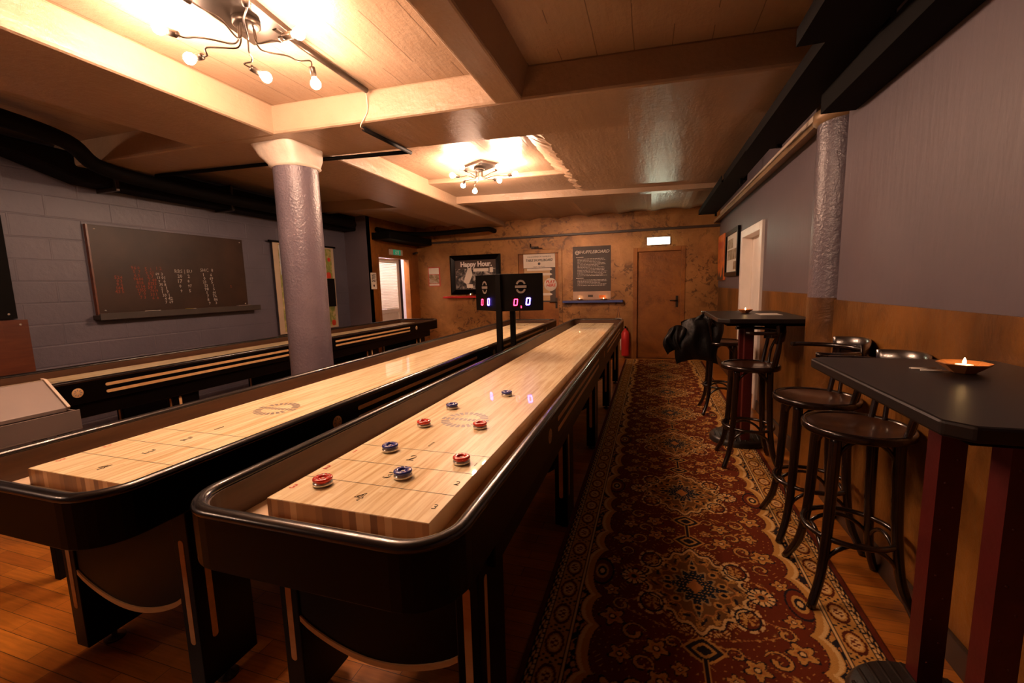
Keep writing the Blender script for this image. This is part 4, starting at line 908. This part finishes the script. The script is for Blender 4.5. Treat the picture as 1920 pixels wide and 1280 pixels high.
MB().box(-1.12, -1.03, y - 0.015, y - 0.0136, 1.135, 1.175).build('grey_logo', M['poster'], t); MB().box(-0.92, -0.80, y - 0.015, y - 0.0136, 1.115, 1.165).build('orange_logo', M['orange'], t)
tag(MB().box(-1.575, -0.485, y - 0.15, y, 1.035, 1.075).build('blue_shelf', M['blueshelf'], bevel=0.003), 'blue wall shelf under the rules poster', 'shelf')
# poster on door 1
yd = YB + 0.044
t = thing('door_poster', 'TABLE SHUFFLEBOARD poster with round PLAY HERE sticker on the copper door', 'poster', (0, 0, 0))
MB().box(-2.37, -1.745, yd - 0.004, yd, 1.05, 1.97).build('sheet', M['poster'], t)
MB().box(-2.37, -1.745, yd - 0.0055, yd - 0.0045, 1.71, 1.97).build('cream_header', M['paper'], t)
s = MB(); text_geo(s, 'WILLKOMMEN IN HAMBURG', 0.038, on_back(-2.058, 1.915, yd - 0.0065), sx=0.95); text_geo(s, 'TABLE SHUFFLEBOARD', 0.062, on_back(-2.058, 1.85, yd - 0.0065), bold=0.002, shear=0.2, sx=0.83); text_geo(s, 'HOW TO PLAY', 0.036, on_back(-2.058, 1.725, yd - 0.0065), sx=0.95)
s.add([(-2.058 + 0.026 * math.cos(2 * PI * k / 14), yd - 0.0065, 1.785 + 0.026 * math.sin(2 * PI * k / 14)) for k in range(14)], [tuple(range(14))]); s.build('header_lettering', M['ink'], t)
MB().box(-2.36, -1.85, yd - 0.0055, yd - 0.0045, 1.08, 1.70).build('wood_picture', M['inlay'], t)
b = MB()
for zz in (1.655, 1.56, 1.18): b.add([(x, yd - 0.007, q) for x, q in ((-2.3, zz), (-1.83 , zz), (-1.80, zz + 0.02), (-1.84, zz + 0.045), (-2.3, zz + 0.045))], [(0, 1, 2, 3, 4)])
b.build('caption_strips', M['paper'], t)
MB().lathe([(0.125, 0), (0.124, 0.002), (0, 0.002)], (-1.84, yd - 0.007, 1.385), 32, (0, -1, 0)).build('round_sticker', M['paper'], t)
s = MB(); text_geo(s, 'PLAY', 0.075, on_back(-1.845, 1.435, yd - 0.0105), bold=0.003, shear=0.2); text_geo(s, 'HERE', 0.075, on_back(-1.835, 1.37, yd - 0.0105), bold=0.003, shear=0.2); s.build('sticker_lettering', M['redink'], t)
# lit exit light over door 2
t = thing('exit_light', 'lit white emergency light over the right copper door', 'emergency light', (0, 0, 0))
MB().box(-0.085, 0.295, y - 0.055, y, 2.02, 2.15).build('housing', M['white'], t, 0.01); MB().box(-0.08, 0.29, y - 0.062, y - 0.0555, 2.026, 2.145).build('diffuser', M['exitlight'], t, 0.004)
# green exit sign and paper over the left doorway
t = thing('exit_sign', 'small green running-man exit sign above the louvered door', 'exit sign', (0, 0, 0))
MB().box(XDW + 0.001, XDW + 0.05, 7.10, 7.50, 2.01, 2.115).build('housing', M['greyedge'], t, 0.004)
MB().box(XDW + 0.0505, XDW + 0.053, 7.17, 7.42, 2.015, 2.11).build('green_panel', M['green'], t)
s = MB(); F = on_left(7.26, 2.06, XDW + 0.0545)
for P in ([(-.01, .02), (.01, .02), (.012, .036), (-.008, .036)], [(-.025, -.005), (.0, .018), (.018, .012), (.0, -.01)], [(0, -.01), (.012, -.012), (-.02, -.036), (-.03, -.03)], [(.0, -.008), (.014, -.01), (.03, -.036), (.02, -.036)], [(.055, -.036), (.085, -.036), (.085, .036), (.055, .036)]):
    s.add([F((a, c, 0)) for a, c in P], [(0, 1, 2, 3)])
s.build('pictogram', M['white'], t)
t = thing('paper_sign', 'white handwritten paper sign on the wall beside the louvered door', 'sign', (0, 0, 0))
MB().box(XDW + 0.001, XDW + 0.004, 6.50, 6.66, 1.385, 1.67).build('sheet', M['paper'], t)
s = MB()
for tx, zz in (('NOT', 1.625), ('EXIT', 1.58), ('ONLY', 1.53)): text_geo(s, tx, 0.055, on_left(6.58, zz, XDW + 0.0048), bold=0.002, shear=0.2, sx=0.9)
s.lathe([(0.022, 0), (0, 0.0005)], (XDW + 0.0045, 6.58, 1.445), 12, (1, 0, 0)); s.build('lettering', M['ink'], t)
tag(MB().tube([(XDW + 0.02, 7.95, 2.08), (XDW + 0.14, 7.9, 2.09)], 0.02, 10).build('wall_spotlight', M['darkmetal']), 'tiny dark spotlight in the corner beside the green exit sign', 'spotlight')

# right wall pictures
x = XR - 0.001
def on_right(cy_, cz, xx): return lambda p: (xx - p[2], cy_ - p[0], cz + p[1])
t = thing('orange_picture', 'orange canvas with dark red lettering and birds near the far corner', 'picture', (0, 0, 0))
MB().box(x - 0.03, x, 7.42, 8.04, 1.38, 2.09).build('canvas', M['orange'], t, 0.002)
s = MB(); text_geo(s, 'POISON', 0.16, on_right(7.73, 1.92, x - 0.031), bold=0.006, sx=0.95); s.build('lettering', M['redink'], t)
s = MB()
for (yy, zz) in ((7.88, 1.68), (7.56, 1.70)): s.add([F2 for F2 in [on_right(yy, zz, x - 0.031)(q) for q in ((-0.03, 0, 0), (0, -0.05, 0), (0.03, 0, 0), (0, 0.05, 0))]], [(0, 1, 2, 3)])
P = [(-0.3, 0), (0.3, 0), (0.3, 0.16), (0.22, 0.22), (0.15, 0.08), (0.02, 0.03), (-0.1, 0.14), (-0.18, 0.04), (-0.26, 0.2), (-0.3, 0.1)]
s.add([on_right(7.73, 1.385, x - 0.031)((a, c, 0)) for a, c in P], [tuple(range(len(P)))]); s.build('dark_shapes', M['ink'], t)
t = thing('black_framed_sheet', 'black framed printed sheet between the orange canvas and white door', 'framed picture', (0, 0, 0))
b = MB(); Y0_, Y1_, Z0_, Z1_ = 6.30, 7.30, 1.43, 2.07; wf = 0.06
b.box(x - 0.035, x, Y0_, Y1_, Z0_, Z0_ + wf); b.box(x - 0.035, x, Y0_, Y1_, Z1_ - wf, Z1_); b.box(x - 0.035, x, Y0_, Y0_ + wf, Z0_ + wf, Z1_ - wf); b.box(x - 0.035, x, Y1_ - wf, Y1_, Z0_ + wf, Z1_ - wf); b.build('frame', M['black'], t, 0.003)
MB().box(x - 0.012, x - 0.002, Y0_ + wf, Y1_ - wf, Z0_ + wf, Z1_ - wf).build('print', M['paper'], t)
b = MB(); b.box(x - 0.0135, x - 0.0125, Y0_ + 0.11, Y1_ - 0.12, 1.66, 1.80); b.box(x - 0.0135, x - 0.0125, Y0_ + 0.45, Y1_ - 0.1, 1.82, 1.95); b.box(x - 0.0135, x - 0.0125, Y0_ + 0.12, Y0_ + 0.4, 1.52, 1.63); b.build('pictures', M['map'], t)

# fire extinguisher and little trestle by the far end of the near table
t = thing('fire_extinguisher', 'red fire extinguisher on the back wall beyond the table end', 'fire extinguisher', (-0.44, YB - 0.085, 0.06))
MB().lathe([(0, 0), (0.06, 0), (0.07, 0.015), (0.07, 0.40), (0.055, 0.45), (0.02, 0.475), (0.02, 0.50), (0, 0.50)], n=24).build('cylinder', M['redshelf'], t)
b = MB(); b.cbox((0, 0, 0.515), (0.03, 0.03, 0.03)); b.box(-0.01, 0.01, -0.09, 0.02, 0.53, 0.54); b.build('valve', M['mattblack'], t)
b = MB(); b.tube(catmull([(-0.02, 0, 0.52), (-0.075, 0, 0.47), (-0.082, 0, 0.3), (-0.08, 0, 0.1)], 5), 0.009, 8); b.build('hose', M['white'], t); MB().box(-0.05, 0.05, 0.07, 0.084, 0.3, 0.42).build('wall_bracket', M['darkmetal'], t)
t = thing('small_trestle', 'tiny dark tripod ornament on the far rim of the puck table', 'ornament', (-0.46, 6.58, 0.857))
b = MB()
for k in range(4):
    a = PI / 4 + k * PI / 2; b.tube([(0.032 * math.cos(a), 0.015 * math.sin(a), 0), (0.003 * math.cos(a), 0.003 * math.sin(a), 0.17)], 0.003, 6)
b.build('legs', M['brown'], t); MB().box(-0.045, 0.045, -0.016, 0.016, 0.0, 0.006).build('base', M['steel'], t)

# ------------------------------------------------------------------ bar tables, stools, candles
def make_bar_table(name, label, x0, x1, y0, y1, cx_, cy_, ps, chamfer):
    t = thing(name, label, 'bar table', (0, 0, 0), 0, 'bar tables along the right wall')
    c = chamfer; P = [(x0 + c, y0), (x1, y0), (x1, y1), (x0 + c, y1), (x0, y1 - c), (x0, y0 + c)]
    MB().prism(P, 1.068, 1.10).build('table_top', M['bartop'], t, 0.006)
    MB().box(x0 + 0.06, x1 - 0.03, y0 + 0.06, y1 - 0.06, 1.045, 1.068).build('apron', M['mattblack'], t, 0.003)
    for yy in ps:
        b = MB().box(cx_ - 0.032, cx_ + 0.032, yy - 0.032, yy + 0.032, 0.06, 1.045)
        for k in range(12): b.lathe([(0.004, 0), (0.003, 0.002), (0, 0.0025)], (cx_ - 0.012 + 0.024 * (k % 2), yy - 0.032, 0.15 + k * 0.075), 6, (0, -1, 0))
        b.build('post', M['redsteel'], t)
    r = 0.215; cx_ = cx_ - 0.035
    bs = MB().lathe([(r, 0.0), (r, 0.03), (r * 0.93, 0.05), (0.09, 0.065), (0.0, 0.065)], (cx_, cy_, 0.0105), 40).build('base', M['castiron'], t)
    b = MB()
    for k in range(-6, 7):
        x_ = cx_ + k * 0.036; hy = math.sqrt(max(0.0, (r * 0.9) ** 2 - (x_ - cx_) ** 2))
        if hy > 0.03: b.tube([(x_, cy_ - hy, 0.062), (x_, cy_ - hy * 0.3, 0.073), (x_, cy_ + hy * 0.3, 0.073), (x_, cy_ + hy, 0.062)], 0.006, 6)
    b.build('ribs', M['castiron'], bs)
    return t
make_bar_table('bar_table', 'black bar table in the right foreground on twin dark red posts', 0.522, 1.030, 0.96, 1.735, 0.86, 1.46, (1.60, 1.34), 0.035)
make_bar_table('bar_table', 'black bar table farther back, near the white door', 0.46, 1.05, 3.37, 4.30, 0.75, 4.0, (3.87, 4.09), 0.07)

def make_stool():
    t = thing('bar_stool', '', 'bar stool', (0, 0, 0), 0, 'dark bentwood bar stools')
    H, R = 0.745, 0.195
    MB().lathe([(0, H - 0.004), (R * 0.9, H - 0.002), (R * 0.93, H + 0.002), (R * 0.9, H - 0.012), (0, H - 0.014)], n=40).build('seat', M['seat'], t)
    MB().lathe([(R * 0.9, H - 0.026), (R * 0.9, H + 0.003), (R * 0.96, H + 0.007), (R, H - 0.002), (R, H - 0.024), (R * 0.96, H - 0.030), (R * 0.9, H - 0.026)], n=40).build('seat_rim', M['stool'], t)
    for k in range(4):
        a = PI / 4 + k * PI / 2; ca, sa = math.cos(a), math.sin(a)
        P = [(0.150 * ca, 0.150 * sa, H - 0.02), (0.158 * ca, 0.158 * sa, 0.5), (0.172 * ca, 0.172 * sa, 0.28), (0.200 * ca, 0.200 * sa, 0.12), (0.258 * ca, 0.258 * sa, 0.0)]
        n = 5; pts = catmull(P, n); m = len(pts); MB().tube(pts, [0.0225 - 0.006 * i / (m - 1) for i in range(m)], 10).build('leg', M['stool'], t)
    MB().tube([(0.168 * math.cos(2 * PI * k / 40), 0.168 * math.sin(2 * PI * k / 40), 0.285) for k in range(40)], 0.0115, 8, closed=True).build('foot_ring', M['stool'], t)
    b = MB()
    for k in range(4):
        a = k * PI / 2; p0 = Vector((0.185 * math.cos(a - PI / 4), 0.185 * math.sin(a - PI / 4), 0.17)); p1 = Vector((0.185 * math.cos(a + PI / 4), 0.185 * math.sin(a + PI / 4), 0.17))
        b.tube([p0.lerp(p1, q) + Vector((0, 0, 0.105 * math.sin(PI * q) ** 0.6)) for q in [i / 12 for i in range(13)]], 0.009, 8)
    b.build('lower_arches', M['stool'], t)
    b = MB()
    for k in range(4):
        a = k * PI / 2; p0 = Vector((0.15 * math.cos(a - PI / 4), 0.15 * math.sin(a - PI / 4), 0.60)); p1 = Vector((0.15 * math.cos(a + PI / 4), 0.15 * math.sin(a + PI / 4), 0.60))
        b.tube([p0.lerp(p1, q) + Vector((0, 0, 0.115 * math.sin(PI * q) ** 0.6)) for q in [i / 12 for i in range(13)]], 0.009, 8)
    b.build('seat_arches', M['stool'], t)
    # bentwood back towards +X of the stool: wrap-around rail, curved panel, posts and hoop
    for s_ in (-1, 1):
        MB().tube(catmull([(0.105, s_ * 0.14, H - 0.03), (0.125, s_ * 0.15, H + 0.08), (0.14, s_ * 0.152, H + 0.17), (0.145, s_ * 0.15, H + 0.25)], 5), 0.013, 10).build('back_post', M['stool'], t)
    vs = []; n = 18
    for k in range(n + 1):
        a = -0.95 + 1.9 * k / n
        for (r, z) in ((0.196, H + 0.175), (0.205, H + 0.235), (0.200, H + 0.295), (0.209, H + 0.298), (0.215, H + 0.235), (0.206, H + 0.172)): vs.append((r * math.cos(a), r * math.sin(a), z + 0.012 * math.cos(a * 1.6)))
    fs = [(k * 6 + q, (k + 1) * 6 + q, (k + 1) * 6 + (q + 1) % 6, k * 6 + (q + 1) % 6) for k in range(n) for q in range(6)] + [tuple(range(6)), tuple(n * 6 + q for q in reversed(range(6)))]
    MB().add(vs, fs, True).build('back_panel', M['stool'], t)
    MB().tube([(0.192 * math.cos(a) , 0.205 * math.sin(a), H + 0.25) for a in [-1.95 + 3.9 * k / 30 for k in range(31)]], 0.0125, 10).build('arm_rail', M['stool'], t)
    MB().tube(catmull([(0.14, -0.10, H - 0.01), (0.155, -0.11, H + 0.10), (0.175, -0.06, H + 0.19), (0.18, 0.0, H + 0.205), (0.175, 0.06, H + 0.19), (0.155, 0.11, H + 0.10), (0.14, 0.10, H - 0.01)], 6), 0.010, 8).build('back_hoop', M['stool'], t)
    return t
ZR = 0.010
st = make_stool(); st.location = (0.83, 2.12, ZR); st.rotation_euler = (0, 0, 0); st['label'] = 'dark bentwood bar stool closest to the foreground bar table'
dup(st, (0.83, 2.60, ZR), math.radians(0), 'dark bentwood bar stool second from the foreground bar table, behind the closest one')
dup(st, (0.70, 3.52, ZR), math.radians(0), 'dark bentwood bar stool tucked under the front edge of the farther bar table')
dup(st, (0.70, 4.87, ZR), math.radians(180), 'dark bentwood bar stool with black jacket over its back, behind the farther bar table')
# the jacket draped over the back of the farthest stool
t = thing('leather_jacket', 'black leather jacket draped over the back of the farthest bar stool', 'jacket', (0.45, 4.80, -0.05))
def cloth(nm, x0, x1, zt, zb, thick, yoff, seed):
    rn = random.Random(seed); n, m = 14, 12; vs = []
    for side in (-1, 1):
        for i in range(n + 1):
            for j in range(m + 1):
                u = i / n; v_ = j / m; x_ = x0 + (x1 - x0) * u + 0.03 * math.sin(5 * v_ + seed); z_ = zt - (zt - zb) * v_ - 0.05 * (2 * u - 1) ** 2
                puff = thick * (math.sin(PI * min(1, max(0, v_))) ** 0.4 if 0 < v_ < 1 else 0) * (math.sin(PI * u) ** 0.4 if 0 < u < 1 else 0)
                fold = 0.018 * math.sin(9 * u + 3 * v_ + seed) + 0.012 * math.sin(21 * u - 7 * v_)
                vs.append((x_, yoff + side * puff + fold * (1 if side < 0 else 0.5), z_))
    k = (n + 1) * (m + 1); fs = []
    for s_ in (0, 1):
        for i in range(n):
            for j in range(m):
                a = s_ * k + i * (m + 1) + j; q = (a, a + m + 1, a + m + 2, a + 1); fs.append(q if s_ == 0 else q[::-1])
    MB().add(vs, fs, True).build(nm, M['leather'], t)
cloth('body', -0.18, 0.22, 1.06, 0.62, 0.085, -0.02, 1); cloth('left_sleeve', -0.30, -0.12, 0.98, 0.72, 0.06, -0.05, 2); cloth('collar', -0.02, 0.20, 1.10, 0.96, 0.06, -0.02, 3)

def make_candle():
    t = thing('candle_dish', '', 'candle', (0, 0, 0), 0, 'candles in amber dishes')
    prof = [(0.0, 0.0), (0.026, 0.0), (0.030, 0.003), (0.058, 0.026), (0.056, 0.028), (0.028, 0.008), (0.0, 0.008)]
    n = 8; vs = []
    for r, z in prof:
        for k in range(n): a = 2 * PI * k / n + PI / 8; vs.append((r * math.cos(a), r * math.sin(a), z))
    MB().add(vs, [(i * n + k, i * n + (k + 1) % n, (i + 1) * n + (k + 1) % n, (i + 1) * n + k) for i in range(len(prof) - 1) for k in range(n)]).build('dish', M['bowl'], t)
    MB().lathe([(0.019, 0.008), (0.019, 0.022), (0.017, 0.022), (0.017, 0.020), (0, 0.020)], n=20).build('tealight', M['paper'], t)
    MB().lathe([(0.0, 0.021), (0.003, 0.024), (0.0042, 0.029), (0.0025, 0.037), (0, 0.042)], n=10).build('flame', M['flame'], t)
    return t
ca = make_candle(); ca.location = (0.825, 1.50, 1.101); ca['label'] = 'lit candle in an amber dish on the foreground bar table'
dup(ca, (0.745, 4.02, 1.101), 0.3, 'lit candle in an amber dish on the farther bar table')
dup(ca, (-3.46, YB - 0.07, 1.201), 0.1, 'lit candle on the red shelf')
dup(ca, (-1.27, YB - 0.08, 1.076), 0.5, 'lit candle at the left of the blue shelf')
dup(ca, (-0.83, YB - 0.08, 1.076), 0.5, 'lit candle at the right of the blue shelf')
t = thing('matchsticks', 'pale wooden sticks lying beside the candle on the foreground bar table', 'sticks', (0.755, 1.52, 1.1015))
for k, (dx, dy, a) in enumerate(((0, 0.02, 0.1), (0.0, 0.0, -0.25), (0.01, -0.02, -0.1))):
    MB().tube([(dx - 0.035 * math.cos(a), dy - 0.035 * math.sin(a), 0.002), (dx + 0.03 * math.cos(a), dy + 0.03 * math.sin(a), 0.002)], 0.0018, 6).build('stick', M['paper'], t)
tag(MB().box(0.80, 0.95, 3.74, 3.92, 1.1005, 1.1025).build('paper_menu', M['paper']), 'white sheet of paper beside the candle on the farther bar table', 'paper')
